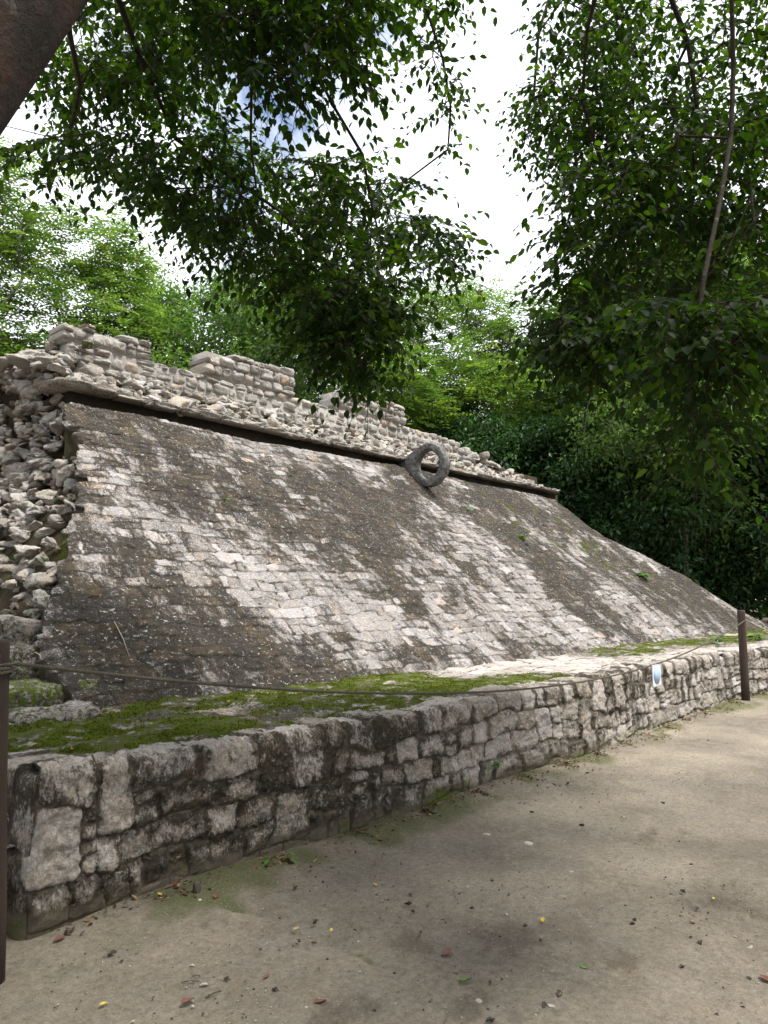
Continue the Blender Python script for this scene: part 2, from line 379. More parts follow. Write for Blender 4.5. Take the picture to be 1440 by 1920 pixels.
# tufts of moss standing on the bench
def tufts(P, hgt, n=4, seed=1):
    rr = np.random.RandomState(seed); N = len(P)*n; B = np.repeat(P, n, 0)+np.c_[rr.normal(0, .006, (N, 2)), np.zeros(N)]
    a = rr.uniform(0, 2*np.pi, N); hh = np.repeat(hgt, n)*rr.uniform(.5, 1.3, N); wv = .35*hh
    D = np.c_[np.cos(a), np.sin(a), np.zeros(N)]; T = B+np.c_[rr.normal(0, .4, (N, 2))*hh[:, None], hh]
    V = np.stack([B-D*wv[:, None], B+D*wv[:, None], T], 1).reshape(-1, 3)
    return V, np.arange(3*N).reshape(-1, 3), np.repeat(rr.rand(N), 3)
rr = np.random.RandomState(9)
cand = rr.rand(230000, 2); ci = (cand[:, 0]**1.4*(len(xs)-1)).astype(int); cj = (cand[:, 1]*(len(ys)-1)).astype(int)
keep = (mo[ci, cj] > .38+.2*rr.rand(len(ci))) & (X[ci, cj] > WX0+.15) & (fbm(X[ci, cj]*7, Y[ci, cj]*9, None, 4, 99) > -.02)
ci, cj = ci[keep][:34000], cj[keep][:34000]
P0 = np.stack([X[ci, cj], Y[ci, cj], Z[ci, cj]-.003], 1)+np.c_[rr.normal(0, .006, (len(ci), 2)), np.zeros(len(ci))]
def leaf_mat(name, cols, trans=.35, tcol=None, rough=.55, spec=.3):
    m = M(name, rough, spec); c = m.ramp(m.attr('rnd'), cols); c = m.mix(m.step(m.noise(3.0, 3), .35, .7), c, m.mix(.5, c, tuple(x*.6 for x in cols[0][1])))
    m.set(m.b.inputs['Base Color'], c)
    t = m.n('ShaderNodeBsdfTranslucent'); tc_ = m.mix(1., c, tcol or (1.6, 1.9, .7), 'MULTIPLY'); m.set(t.inputs[0], tc_)
    x = m.n('ShaderNodeMixShader'); x.inputs[0].default_value = trans
    m.nt.links.new(m.b.outputs[0], x.inputs[1]); m.nt.links.new(t.outputs[0], x.inputs[2])
    o = m.nt.nodes['Material Output']; m.nt.links.new(x.outputs[0], o.inputs[0]); return m.m
m_moss = leaf_mat('moss', [(0, (.035, .042, .010)), (.5, (.10, .125, .014)), (1, (.22, .26, .025))], .3, rough=.9, spec=.1)
V, F, rn = tufts(P0, rr.uniform(.006, .016, len(P0)), 4)
mt = mesh('moss', V, F, m_moss, dict(rnd=rn), False, ruin); tag(mt, 'bright green moss carpeting the near end of the ledge', kind='stuff')

# -- sloping apron
SL = R_(40); Y0A, Z0A = 5.55, .72-.02; LA = (9.80-Y0A)/math.cos(SL)
ne_w = [(0, 2.74), (.10, 2.74), (.60, 2.78), (1.10, 2.90), (1.55, 3.14), (2.25, 3.47), (3.2, 3.97), (4.35, 4.37), (LA, 4.50)]
fe_w = [(0, 23.5), (.3, 23.2), (1.5, 22.07), (2.3, 21.38), (3.3, 19.93), (3.85, 19.15), (4.65, 18.9), (5.4, 18.79), (LA, 18.7)]
ws = np.linspace(-.06, LA, 330); nx_ = spacing(0, 1, .0011, 4.6); nx_ = nx_/nx_[-1]
# near fold (side face) and far fold
FN, FR = 12, 16
lr = Masonry(51, 0, 30, np.r_[-.3, np.cumsum(np.random.RandomState(2).uniform(.13, .21, 37))-.02], .13, .38, .25, .12, .05, 1.7)
row = np.clip(np.searchsorted(lr.vb, ws)-1, 0, 40)
nedge = np.interp(ws, *zip(*ne_w))+np.random.RandomState(8).uniform(-.09, .07, 60)[row]+.025*fbm(ws*6, ws*0, None, 3, 3)
fedge = np.interp(ws, *zip(*fe_w))+.03*fbm(ws*3, ws*0, None, 3, 4)
T, W = np.meshgrid(nx_, ws, indexing='ij')
X = nedge[None, :]+(fedge-nedge)[None, :]*T
q = lr.eval(X, W, .28); jag = q['d']+.008*fbm(X*11, W*11, None, 3, 303)+.005*fbm(X*35, W*35, None, 2, 304); e = ss(-.006, .014, jag)
H = e*(.003+.014*q['r2']**2)
H += e*(-q['lv']*.006*q['r3']+q['lu']*.008*(q['r4']-.5)*2)
H += .05*fbm(X*.5, W*.7, None, 3, 81)+.010*(1-np.abs(fbm(X*6, W*6, None, 4, 85)))+.007*fbm(X*10, W*10, None, 4, 82)+.004*fbm(X*30, W*30, None, 3, 83)*ss(16, 5, X)
H += .004*fbm(X*60, W*60, None, 2, 84)*ss(9, 4, X)
# foot flares out slightly, eroded toe
nrm = np.array([0, -math.sin(SL), math.cos(SL)]); up = np.array([0, math.cos(SL), math.sin(SL)])
sag = -.18*np.sin(np.clip(W/LA, 0, 1)*math.pi)*0
edge_far = ss(.6, 0, fedge[None, :]-X); edge_near = ss(.10, 0, X-nedge[None, :])
H = H-.16*edge_far**2-.02*edge_near
P = np.stack([X, Y0A+W*up[1]+H*nrm[1], Z0A+W*up[2]+H*nrm[2]], -1)
px, py, _ = project(P.reshape(-1, 3)); px = px.reshape(X.shape); py = py.reshape(X.shape)
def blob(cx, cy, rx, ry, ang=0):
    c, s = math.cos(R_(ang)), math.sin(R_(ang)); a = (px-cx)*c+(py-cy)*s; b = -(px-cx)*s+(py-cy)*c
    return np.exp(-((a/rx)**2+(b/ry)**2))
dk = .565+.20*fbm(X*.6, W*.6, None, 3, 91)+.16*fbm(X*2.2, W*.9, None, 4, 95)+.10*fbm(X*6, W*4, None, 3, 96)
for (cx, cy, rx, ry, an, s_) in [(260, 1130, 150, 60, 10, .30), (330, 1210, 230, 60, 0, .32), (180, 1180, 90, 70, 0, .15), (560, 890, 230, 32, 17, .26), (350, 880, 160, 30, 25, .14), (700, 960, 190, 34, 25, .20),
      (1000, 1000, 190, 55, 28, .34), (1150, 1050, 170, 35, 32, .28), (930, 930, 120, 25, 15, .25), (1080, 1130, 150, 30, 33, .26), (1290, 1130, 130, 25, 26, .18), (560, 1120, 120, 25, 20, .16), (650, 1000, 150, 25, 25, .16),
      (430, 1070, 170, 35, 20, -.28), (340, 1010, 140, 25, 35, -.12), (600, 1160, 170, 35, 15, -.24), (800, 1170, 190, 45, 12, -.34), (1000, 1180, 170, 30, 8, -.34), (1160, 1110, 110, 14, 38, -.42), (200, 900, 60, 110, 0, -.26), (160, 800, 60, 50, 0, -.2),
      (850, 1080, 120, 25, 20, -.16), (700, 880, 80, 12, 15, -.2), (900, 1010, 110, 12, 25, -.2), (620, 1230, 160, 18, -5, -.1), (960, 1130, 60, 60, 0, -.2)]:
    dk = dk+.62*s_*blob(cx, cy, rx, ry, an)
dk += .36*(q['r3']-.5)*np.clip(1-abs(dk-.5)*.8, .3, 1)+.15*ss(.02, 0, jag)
ms = .02+.12*fbm(X*1.2, W*1.5, None, 4, 92)+.30*((q['r4'] > .93))*ss(.3, .7, dk)+.25*ss(.35, 0, W)*(.4+.8*fbm(X*1.3, W, None, 3, 94))
ms += .30*blob(1000, 1000, 150, 40, 28)+.28*blob(1300, 1180, 90, 18, 8)+.25*blob(1150, 1050, 120, 25, 32)
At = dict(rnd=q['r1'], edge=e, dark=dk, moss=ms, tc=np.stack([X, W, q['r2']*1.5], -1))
def fold(col, k, dx, depth, isnear):
    """extra columns going down from an edge column"""
    t = np.linspace(0, 1, k+1)[1:, None]
    base = P[col][None]; wsn = fbm(np.broadcast_to(t*3, (k, len(ws))), np.broadcast_to(ws[None]*4, (k, len(ws))), None, 3, 7)
    off = np.stack([dx*t+.04*wsn, t*0+0*wsn, -depth*t+0*wsn], -1)
    Q = base+off
    Q[..., 2] = np.maximum(Q[..., 2], .55)
    return Q
near_f = fold(0, FN, .10, .55, True)[::-1]; far_f = fold(-1, FR, .9, 3.0, False)
Pall = np.concatenate([near_f, P, far_f], 0)
def ext(a, vn, vf):
    return np.concatenate([np.broadcast_to(vn, (FN,)+a.shape[1:]), a, np.broadcast_to(vf, (FR,)+a.shape[1:])], 0)
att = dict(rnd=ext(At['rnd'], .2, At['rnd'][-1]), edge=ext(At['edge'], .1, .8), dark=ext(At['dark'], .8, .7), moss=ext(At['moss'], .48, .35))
att['tc'] = np.concatenate([near_f, At['tc'], far_f], 0)
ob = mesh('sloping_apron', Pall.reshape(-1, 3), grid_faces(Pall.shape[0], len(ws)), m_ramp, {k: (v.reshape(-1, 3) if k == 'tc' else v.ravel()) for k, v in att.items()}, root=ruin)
tag(ob, 'long sloping apron of stained flat limestone blocks')

# -- recess under the cornice, fill body behind everything
def box(acc, x0, x1, y0, y1, z0, z1, **k):
    V = np.array([[x, y, z] for x in (x0, x1) for y in (y0, y1) for z in (z0, z1)], float)
    F = np.array([[0, 1, 3, 2], [4, 6, 7, 5], [0, 4, 5, 1], [2, 3, 7, 6], [0, 2, 6, 4], [1, 5, 7, 3]])
    acc.add(V, F, **k)
mcr = M('shadow_core', .95, .05); m_core = mcr.done(mcr.mix(mcr.noise(9, 6, .7), (.016, .013, .009), (.06, .05, .035)))  # near-black colour paints in the shadow of the gap beneath the cornice
A = Acc()
box(A, 4.7, 18.9, 9.98, 15, 3.4, 4.47, rnd=.3, edge=.1, dark=.8, moss=0.)
box(A, 5.2, 18.6, 10.45, 15.2, 3.0, 5.0, rnd=.3, edge=.1, dark=.5, moss=.1)
A.build('core_fill', m_core, ruin)
# cornice slabs
A = Acc(); x = 4.42; k = 0; rr = np.random.RandomState(3)
while x < 18.75:
    l = rr.uniform(.35, .85); z = 4.475+rr.uniform(-.012, .012)+.05*ss(14, 19, x); fr = 9.82+rr.uniform(-.035, .03)
    if k == 0: l = .95; fr = 9.78
    hz = rr.uniform(.036, .058)*(1.35 if k == 0 else 1)
    if x > 17.5: hz *= .8
    V, F = stone((x+l/2, fr+.32, z+hz), (l/2-.004, .34, hz), 8, 8, .05, 100+k, rotm(rr.normal(0, .02), rr.normal(0, .012), rr.normal(0, .015)))
    A.add(V, F, rnd=rr.rand(), edge=1., dark=.42+.2*rr.rand(), moss=.08+.12*rr.rand()); x += l; k += 1
tag(A.build('cornice', m_ledge, ruin), 'thin projecting line of stone slabs above the apron')

# -- rubble above the cornice and on the broken near end
A = Acc(); rr = np.random.RandomState(12)
def rock(A, p, s, mossy, dark, seed, n=6, flat=.65):
    h = np.array([s*rr.uniform(.8, 1.35), s*rr.uniform(.7, 1.1), s*rr.uniform(flat*.7, flat*1.2)])
    V, F = stone(p, h, rr.uniform(3., 5.), n, .085, seed, rotm(rr.normal(0, .22), rr.normal(0, .22), rr.uniform(0, 6.28)), 8)
    dz = (V[:, 2]-p[2])/h[2]
    A.add(V, F, rnd=rr.rand(), edge=1., dark=dark+.10*rr.normal(), moss=np.clip(mossy, 0, 1))
for i in range(760):
    x = rr.uniform(4.9, 18.6); t = rr.rand(); topz = np.interp(x, [4, 9, 15, 17, 18.6], [4.98, 5.02, 5.02, 4.85, 4.62])
    y = 10.05+.5*t; z = 4.58+(topz-4.58)*t*1.05
    s = rr.uniform(.06, .14)*(1.35 if rr.rand() < .15 else 1)
    rock(A, (x, y, z), s, .08+.35*(rr.rand() < .25), .36, 1000+i, 4 if x > 11 else 6)
for i in range(70):
    x = rr.uniform(15, 18.9); rock(A, (x, rr.uniform(10.3, 11.2), np.interp(x, [15, 16, 17.5, 18.9], [5.25, 5.08, 4.8, 4.58])+rr.normal(0, .04)), rr.uniform(.08, .17), .15, .4, 3000+i, 4)
tag(A.build('rubble_band', m_rub, ruin), 'band of loose rough stones between the cornice and the upper wall')

def endx(y, z): return np.interp(z, [.5, .72, 1.13, 1.46, 1.75, 2.19, 2.8, 3.53, 4.2, 5.4, 5.8], [2.9, 2.95, 3.0, 3.1, 3.3, 3.65, 4.15, 4.55, 4.72, 5.2, 5.6])-.10*(y-9)*ss(9, 12, y)
def ytop(z): return Y0A+(z-.72)/math.tan(SL)
# backing surface of the broken end
ny, nz2 = 150, 110
yy, tt = np.meshgrid(np.linspace(0, 1, ny), np.linspace(0, 1, nz2), indexing='ij')
zt = .45+(4.35+.45*yy)*tt; y0_ = ytop(zt)+.12; y0_ = np.minimum(y0_, 10.2); Yb = y0_+(15.5-y0_)*yy**1.2
Xb = endx(Yb, zt)+.10+.06*fbm(Yb*2, zt*2.4, None, 4, 14)+.25*ss(1.2, .5, zt)
nearstrip = ss(.75, .35, Yb-y0_)
Bk = mesh('rubble_backing', np.stack([Xb-.02*nearstrip, Yb, zt], -1).reshape(-1, 3), grid_faces(ny, nz2, True), m_rub,
      dict(rnd=(.2+0*Xb).ravel(), edge=(.15+0*Xb).ravel(), dark=(.7+.1*fbm(Yb, zt, None, 3, 2)).ravel(), moss=(.26+.55*nearstrip+.35*fbm(Yb*1.3, zt*1.6, None, 3, 19)).ravel()), root=ruin)
A = Acc(); n = 0; i = 0
while n < 1350:
    i += 1; z = rr.uniform(.75, 5.45); y = rr.uniform(ytop(min(z, 4.5))+.22, 15.0)
    if z > 4.5 and y < 9.95: continue
    if rr.rand() < .35*ss(9.5, 14, y): continue
    nd = y-ytop(min(z, 4.5)); 
    if nd < .6 and rr.rand() < (.93 if (1.9 < z < 3.0 or 3.25 < z < 4.1) and nd < .5 else .5): continue
    s = (.05+.10*rr.rand()**1.6)*(1.3 if rr.rand() < .12 else 1)
    low = ss(2.4, 1.2, z)
    mos = .10+.25*(rr.rand() < .2)+.25*low*rr.rand()+.22*ss(.8, .3, nd)
    rock(A, (endx(y, z)-.02+rr.normal(0, .05), y, z), s, mos, .40+.16*low, 5000+i, 8 if nd < 3 and y < 11 else 6, .62); n += 1
# top of the broken mass left of the parapet
for j in range(150):
    y = rr.uniform(10.1, 14.5); x = rr.uniform(4.5-.12*(y-10), 4.95 if y < 11.1 else 5.6); z = np.interp(y, [10, 10.8, 11.6, 14.5], [4.9, 5.18, 5.33, 5.6])+rr.normal(0, .03)-.25*max(0, 5.0-x)
    rock(A, (x, y, z), rr.uniform(.10, .2), .12, .38, 7000+j, 6, .5)
tag(A.build('rubble_end', m_rub, ruin), 'broken near end where rough fill stones lie exposed')

# -- mossy steps at the foot of the broken end
A = Acc()
def terrace_box(x0, x1, y0, y1, z0, z1, seed, dark, moss):
    V, F = stone(((x0+x1)/2, (y0+y1)/2, (z0+z1)/2), ((x1-x0)/2, (y1-y0)/2, (z1-z0)/2), 7, 8, .05, seed); A.add(V, F, rnd=.4, edge=1., dark=dark, moss=moss)
rr = np.random.RandomState(77)
for (z, y0, y1, n_, mo_) in [(.78, 5.32, 5.75, 4, .35), (.95, 5.70, 6.25, 4, .5), (1.22, 6.15, 6.75, 5, .55), (1.42, 6.7, 7.2, 4, .3)]:
    x = .9
    while x < 3.0:
        l = rr.uniform(.35, .7); terrace_box(x, min(x+l, 3.05 if z > .9 else 2.62), y0+rr.normal(0, .03), y1, z-.35, z+rr.normal(0, .015), rr.randint(999), .5+.2*rr.rand(), mo_*rr.uniform(.6, 1.2)); x += l+.015
tag(A.build('broken_steps', m_ledge, ruin), 'short mossy steps left of the foot of the apron')

# -- upper wall with three raised merlons
A = Acc(); rr = np.random.RandomState(21)
def course_wall(x0, x1, zb, ztops, y0, th, hmin=.12, hmax=.2, batter=0):
    """ztops: function giving top height"""
    z = zb
    while True:
        hh = rr.uniform(hmin, hmax); x = x0; any_ = False
        rowoff = rr.normal(0, .01)
        while x < x1-.03:
            l = rr.uniform(.12, .36)
            if x1-x-l < .12: l = x1-x
            zt = ztops(x+l/2); 
            if z+hh*.55 < zt:
                any_ = True; zz1 = min(z+hh, zt) if z+hh*1.4 < zt else zt+rr.normal(0, .012)
                z_o = rr.normal(0, .012)*(z > zb); z = z+z_o; parts = [(z, zz1)] if rr.rand() > .12 else [(z, z+(zz1-z)*.5), (z+(zz1-z)*.5, zz1)]
                for (a_, b_) in parts:
                    c = (x+l/2, y0+th/2+rr.normal(0, .012), (a_+b_)/2); fl = rr.normal(0, .05)
                    V, F = stone(c, (l/2-.006, th/2, (b_-a_)/2-.005), rr.uniform(5, 8), 6 if x < 11 else 4, .05, rr.randint(1 << 30), rotm(0, fl, 0))
                    A.add(V, F, rnd=rr.rand(), edge=1., dark=.38+.14*rr.normal(), moss=.02)
                z = z-z_o
            x += l
        z += hh
        if not any_: break
lowtop = lambda x: float(np.interp(x, [4.6, 5, 9.5, 12.9, 15, 16, 17.2], [5.30, 5.42, 5.50, 5.54, 5.50, 5.25, 4.95]))
course_wall(4.95, 17.2, 4.88, lowtop, 10.60, .5)
course_wall(4.86, 6.36, 5.46, lambda x: float(np.interp(x, [4.86, 5.2, 5.5, 6.36], [5.66, 5.76, 5.72, 5.78])), 10.58, .55)
course_wall(7.38, 9.5, 5.50, lambda x: float(np.interp(x, [7.38, 7.9, 9.5], [5.78, 5.98, 6.04])), 10.58, .55)
course_wall(10.6, 12.9, 5.54, lambda x: float(np.interp(x, [10.6, 11.2, 12.9], [5.75, 5.90, 6.0])), 10.58, .55)
C_ = Acc()
for (x0, x1, z0, z1) in [(4.98, 15.0, 4.7, 5.42), (15, 16.2, 4.7, 5.2), (4.89, 6.33, 5.4, 5.66), (7.41, 9.47, 5.4, 5.90), (10.63, 12.87, 5.4, 5.86)]:
    yk = .003*(z0 > 5)+.003*(x0 == 15); box(C_, x0+yk, x1-yk, 10.628+yk, 11.06-yk, z0, z1, rnd=.3, edge=.1, dark=.3, moss=0.)
pw = A.build('upper_wall', m_par, ruin); tag(pw, 'pale upper wall of mortared stones with three raised blocks')
C_.build('mortar', m_par, pw)
COL.objects[-1].location = (0, 0, 0)

# -- carved stone hoop
m_ring = M('hoop_stone', .9); v = m_ring.tc
c = m_ring.mix(m_ring.step(m_ring.noise(9, 6, .7), .4, .65), (.09, .086, .083), (.24, .232, .224)); c = m_ring.mix(m_ring.step(m_ring.noise(34, 6, .75), .55, .62), c, (.34, .33, .30)); c = m_ring.mix(m_ring.step(m_ring.noise(26, 7, .8, off=(4, 4, 4)), .54, .62), c, (.025, .023, .02))
m_ringm = m_ring.done(c, m_ring.bump(m_ring.noise(40, 5, .7), .8, .02))
RC = at(806, 872, 15.25); RO, RI, TH = .455, .30, .112
nth = 96; th = np.arange(nth)*2*np.pi/nth; tip = (.85, -.03)     # plane coords: (a towards the wall, b up)
def outer(t):
    d = np.array([math.cos(t), math.sin(t)]); best = RO
    # hull of circle and tenon quad
    for (ax_, bx_) in [((RO*math.cos(1.15), RO*math.sin(1.15)), (tip[0], .13)), ((tip[0], .13), (tip[0], -.16)), ((tip[0], -.16), (RO*math.cos(-1.3), RO*math.sin(-1.3)))]:
        e_ = np.array(bx_)-ax_; M_ = np.array([[d[0], -e_[0]], [d[1], -e_[1]]])
        if abs(np.linalg.det(M_)) > 1e-6:
            s_, k_ = np.linalg.solve(M_, ax_)
            if s_ > 0 and -.001 <= k_ <= 1.001: best = max(best, s_)
    return best
ro = np.array([outer(t) for t in th])
prof = []   # (fraction from inner 0 to outer 1, lateral)
for k in range(24):
    a = k/24*2*np.pi; ca, sa = math.cos(a), math.sin(a); p_ = (abs(ca)**.35*np.sign(ca), abs(sa)**.35*np.sign(sa)); prof.append((.5+.5*p_[0], p_[1]))
prof = np.array(prof)
Vr = []
for i in range(nth):
    f = prof[:, 0]; r_ = RI+(ro[i]-RI)*f; lat = TH*prof[:, 1]*(1-.25*ss(RO, RO+.3, r_))
    lat = lat*(1-.10*ss(RI+.06, RI+.075, r_)*(1)) 
    nn = .007*fbm(r_*9*math.cos(th[i])+9, r_*9*math.sin(th[i])+3, lat*9, 4, 8)+.006*fbm(r_*30*math.cos(th[i])+9, r_*30*math.sin(th[i])+3, lat*30, 2, 8)-.014*np.exp(-((r_-RI-.055)/.012)**2)
    Vr.append(np.stack([RC[0]+lat+nn, RC[1]+(r_+nn)*math.cos(th[i]), RC[2]+(r_+nn)*math.sin(th[i])], -1))
Vr = np.concatenate(Vr); i = (np.arange(nth)*24)[:, None]; i2 = ((np.arange(nth)+1) % nth*24)[:, None]; j = np.arange(24)[None]; j2 = (j+1) % 24
Fr = np.stack([i+j, i2+j, i2+j2, i+j2], -1).reshape(-1, 4)
tag(mesh('stone_hoop', Vr, Fr, m_ringm, root=ruin), 'dark carved stone hoop sticking out from the top of the apron')

# ------------------------------------------------------------------ ground
rg = [.05]
while rg[-1] < 600: rg.append(rg[-1]*1.0125+.004 if rg[-1] < 40 else rg[-1]*1.12)
rg = np.array(rg); fwd = AZ
tha = np.concatenate([np.linspace(-R_(34), R_(34), 620), np.linspace(R_(34), 2*math.pi-R_(34), 90)[1:]])+fwd
Rr, Th = np.meshgrid(rg, tha, indexing='ij'); X = Rr*np.cos(Th); Y = Rr*np.sin(Th)
Z = .02*fbm(X*.5, Y*.5, None, 3, 201)+.008*fbm(X*2.3, Y*2.3, None, 4, 202)+ss(12, 2, Rr)*(.0035*fbm(X*14, Y*14, None, 4, 203, .6))
wl = ss(.55, 0, WY-Y)*ss(1.2, 1.8, X); Z += wl*.035*ss(30, 25, X)
Z = Z-.02
# shallow eroded channel
def g0(a, b): r = ray(a, b); p = CC-r*1.6/r[2]; return p[:2]
def along(pts, wd):
    best = np.full(X.shape, 9.); pp = [g0(*p) for p in pts]; xw, yw = X+.05*fbm(X*4, Y*4, None, 3, 221), Y+.05*fbm(X*4+9, Y*4, None, 3, 222)
    for a_, b_ in zip(pp[:-1], pp[1:]):
        d_ = b_-a_; t_ = np.clip(((xw-a_[0])*d_[0]+(yw-a_[1])*d_[1])/(d_@d_), 0, 1); best = np.minimum(best, np.hypot(xw-a_[0]-t_*d_[0], yw-a_[1]-t_*d_[1]))
    return np.exp(-(best/wd)**2)
ch = along([(420, 1690), (520, 1715), (640, 1765), (720, 1800), (770, 1850)], .045); ch2 = along([(600, 1720), (700, 1770), (760, 1800)], .04); ch = np.maximum(ch, .7*ch2)
Z -= .022*ch; Z += .010*fbm(X*1.4, Y*1.4, None, 3, 223)
soil = np.zeros(X.shape)
for (a_, b_, r_) in [(860, 1890, .16), (640, 1905, .12), (770, 1760, .10), (1190, 1800, .12), (1240, 1560, .22), (390, 1720, .10), (980, 1760, .2), (1380, 1700, .2)]:
    p_ = g0(a_, b_); soil = np.maximum(soil, np.exp(-(((X-p_[0])/r_)**2+((Y-p_[1])/r_)**2)))
soil = np.clip((soil*.8+.75*fbm(X*6, Y*6, None, 5, 224, .65)-.50)*2.5, 0, 1)*ss(.02, .2, soil)
m = M('dirt', .95, .15)
n1 = m.noise(.9, 5, .6); n2 = m.noise(6, 6, .65); n3 = m.noise(70, 5, .7)
c = m.mix(m.step(n1, .3, .7), (.150, .128, .10), (.30, .255, .195)); c = m.mix(m.math('MULTIPLY', m.step(n2, .35, .7), .7), c, (.225, .20, .165)); g_ = m.noise(28, 8, .8, off=(2, 2, 2)); c = m.mix(1., c, m.ramp(g_, [(.32, (.62, .60, .57)), (.5, (.97, .97, .97)), (.68, (1.3, 1.28, 1.25))]), 'MULTIPLY')
c = m.mix(m.math('MULTIPLY', m.step(m.noise(2.2, 5, .65, off=(4, 1, 0)), .54, .68), .5), c, (.15, .12, .095))
c = m.mix(m.math('MULTIPLY', m.step(m.attr('alg'), .35, .75), .75), c, m.mix(n2, (.055, .06, .025), (.10, .115, .035)))
c = m.mix(m.math('MULTIPLY', m.attr('soil'), .5), c, m.mix(n3, (.05, .035, .025), (.13, .10, .075))); c = m.mix(m.step(n3, .58, .70), c, (.36, .32, .27)); c = m.mix(m.step(m.noise(110, 3, .6), .62, .7), c, (.07, .055, .04))
c = m.mix(m.attr('forest'), c, m.mix(n3, (.03, .022, .012), (.09, .06, .035)))
m_dirt = m.done(c, m.bump(n3, .7, .010, m.bump(g_, .7, .02, m.bump(n2, .5, .03))))
wallprox = ss(.75, .05, WY-Y)*ss(1.0, 1.6, X)*ss(.0, .3, WY-Y+.3)
alg = np.clip(wallprox*(.45+.5*fbm(X*2.5, Y*2.5, None, 4, 211)+.2)+.55*ch*(.6+.5*fbm(X*5, Y*5, None, 3, 212))+.35*ss(.45, .9, fbm(X*1.2, Y*1.2, None, 4, 213))*ss(6, 3, Rr), 0, 1)
forest = np.clip(ss(25, 28, X)+ss(13, 16, Y), 0, 1)
g = mesh('ground', np.stack([X, Y, Z], -1).reshape(-1, 3), grid_faces(len(rg), len(tha), False), m_dirt, dict(alg=alg.ravel(), forest=forest.ravel(), soil=soil.ravel()))
tag(g, kind='structure')
def gz(x, y):
    x = np.atleast_1d(x).astype(float); y = np.atleast_1d(y).astype(float)
    z = .02*fbm(x*.5, y*.5, None, 3, 201)+.008*fbm(x*2.3, y*2.3, None, 4, 202)+ss(.55, 0, WY-y)*ss(1.2, 1.8, x)*.035-.02; return z
def gpt(px_, py_):
    r = ray(px_, py_); t = -1.6/r[2]; p = CC+r*t; p[2] = float(gz(p[0], p[1])[0]); return p

# ------------------------------------------------------------------ leaves
def leaves(B, D, N, Ln, Wd, fold_=.25, droop=.25, full=True):
    """B base, D direction, N approximate normal; returns verts and faces"""
    D = D/np.linalg.norm(D, axis=1)[:, None]; S = np.cross(D, N); S /= np.linalg.norm(S, axis=1)[:, None]+1e-9; N = np.cross(S, D)
    Ln = Ln[:, None]; Wd = Wd[:, None]; n = len(B)
    if full:
        def pt(t, s): return B+D*Ln*t+S*Wd*s+N*(abs(s)*fold_*Wd-droop*Ln*t*t)
        V = np.stack([pt(0, 0), pt(.25, -.40), pt(.25, .40), pt(.6, -.42), pt(.6, .42), pt(1., 0), pt(.25, 0), pt(.6, 0)], 1).reshape(-1, 3)
        o = np.arange(n)[:, None]*8
        Q = np.concatenate([o+np.array([[1, 3, 7, 6]]), o+np.array([[6, 7, 4, 2]])]); T = np.concatenate([o+np.array([[0, 1, 6]]), o+np.array([[0, 6, 2]]), o+np.array([[3, 5, 7]]), o+np.array([[7, 5, 4]])])
        return V, [Q, T], 8
    V = np.stack([B, B+D*Ln*.5-S*Wd*.5+N*Wd*fold_, B+D*Ln*.5+S*Wd*.5+N*Wd*fold_, B+D*Ln-N*Ln*droop], 1).reshape(-1, 3)
    o = np.arange(n)[:, None]*4
    return V, [np.concatenate([o+np.array([[0, 1, 3]]), o+np.array([[0, 3, 2]])])], 4

def twig_paths(C, paths, rr, step=.28, sag=.0):
    """attach each point of C to the growing skeleton; returns nodes, parents, leaf nodes"""
    nodes = []; par = []
    for P in paths:
        first = True
        for p in P[0]:
            if first:
                par.append(P[1]); first = False
            else: par.append(len(nodes)-1)
            nodes.append(np.array(p, float))
    nodes = list(nodes); tips = []
    NA = np.zeros((len(nodes)+len(C)*40, 3)); NA[:len(nodes)] = nodes; n = len(nodes)
    d0 = np.array([np.min(np.linalg.norm(NA[:n]-c, axis=1)) for c in C]); order = np.argsort(d0)
    for ci in order:
        c = C[ci]; d = np.linalg.norm(NA[:n]-c, axis=1); j = int(np.argmin(d)); L_ = d[j]; k = min(max(1, int(L_/step)), 30)
        a = NA[j].copy(); mid = (a+c)/2+rr.normal(0, .10*L_, 3)+np.array([0, 0, .10*L_])
        pj = j
        for q_ in range(1, k+1):
            t = q_/k; p = (1-t)**2*a+2*t*(1-t)*mid+t*t*c
            NA[n] = p; par.append(pj); pj = n; n += 1
        tips.append(pj)
    return NA[:n], np.array(par), np.array(tips)
def skeleton_mesh(NA, par, r_tip, r_max, expo=.45, n=5):
    cnt = np.zeros(len(NA)); 
    child = np.zeros(len(NA), bool); 
    for i in range(len(NA)):
        if par[i] >= 0: child[par[i]] = True
    cnt[~child] = 1
    for i in range(len(NA)-1, -1, -1):
        if par[i] >= 0: cnt[par[i]] += cnt[i]
    rad = np.minimum(r_tip*cnt**expo, r_max)
    m_ = par >= 0; a = NA[par[m_]]; b = NA[m_]; ra = np.minimum(rad[par[m_]], rad[m_]*1.35); rb = rad[m_]
    T = b-a; T /= np.linalg.norm(T, axis=1)[:, None]+1e-9
    ref = np.where(np.abs(T[:, 2:3]) < .8, [[0, 0, 1.]], [[1., 0, 0]]); u = np.cross(T, ref); u /= np.linalg.norm(u, axis=1)[:, None]; v = np.cross(T, u)
    an = np.arange(n)*2*np.pi/n; ring = np.cos(an)[None, :, None]*u[:, None]+np.sin(an)[None, :, None]*v[:, None]
    A_ = a[:, None]-T[:, None]*rb[:, None, None]*.3+ring*ra[:, None, None]; B_ = b[:, None]+T[:, None]*rb[:, None, None]*.3+ring*rb[:, None, None]
    V = np.concatenate([A_, B_], 1).reshape(-1, 3); o = (np.arange(len(a))*2*n)[:, None]; j = np.arange(n)[None]; j2 = (j+1) % n
    F = np.stack([o+j, o+j2, o+n+j2, o+n+j], -1).reshape(-1, 4)
    return V, F, rad
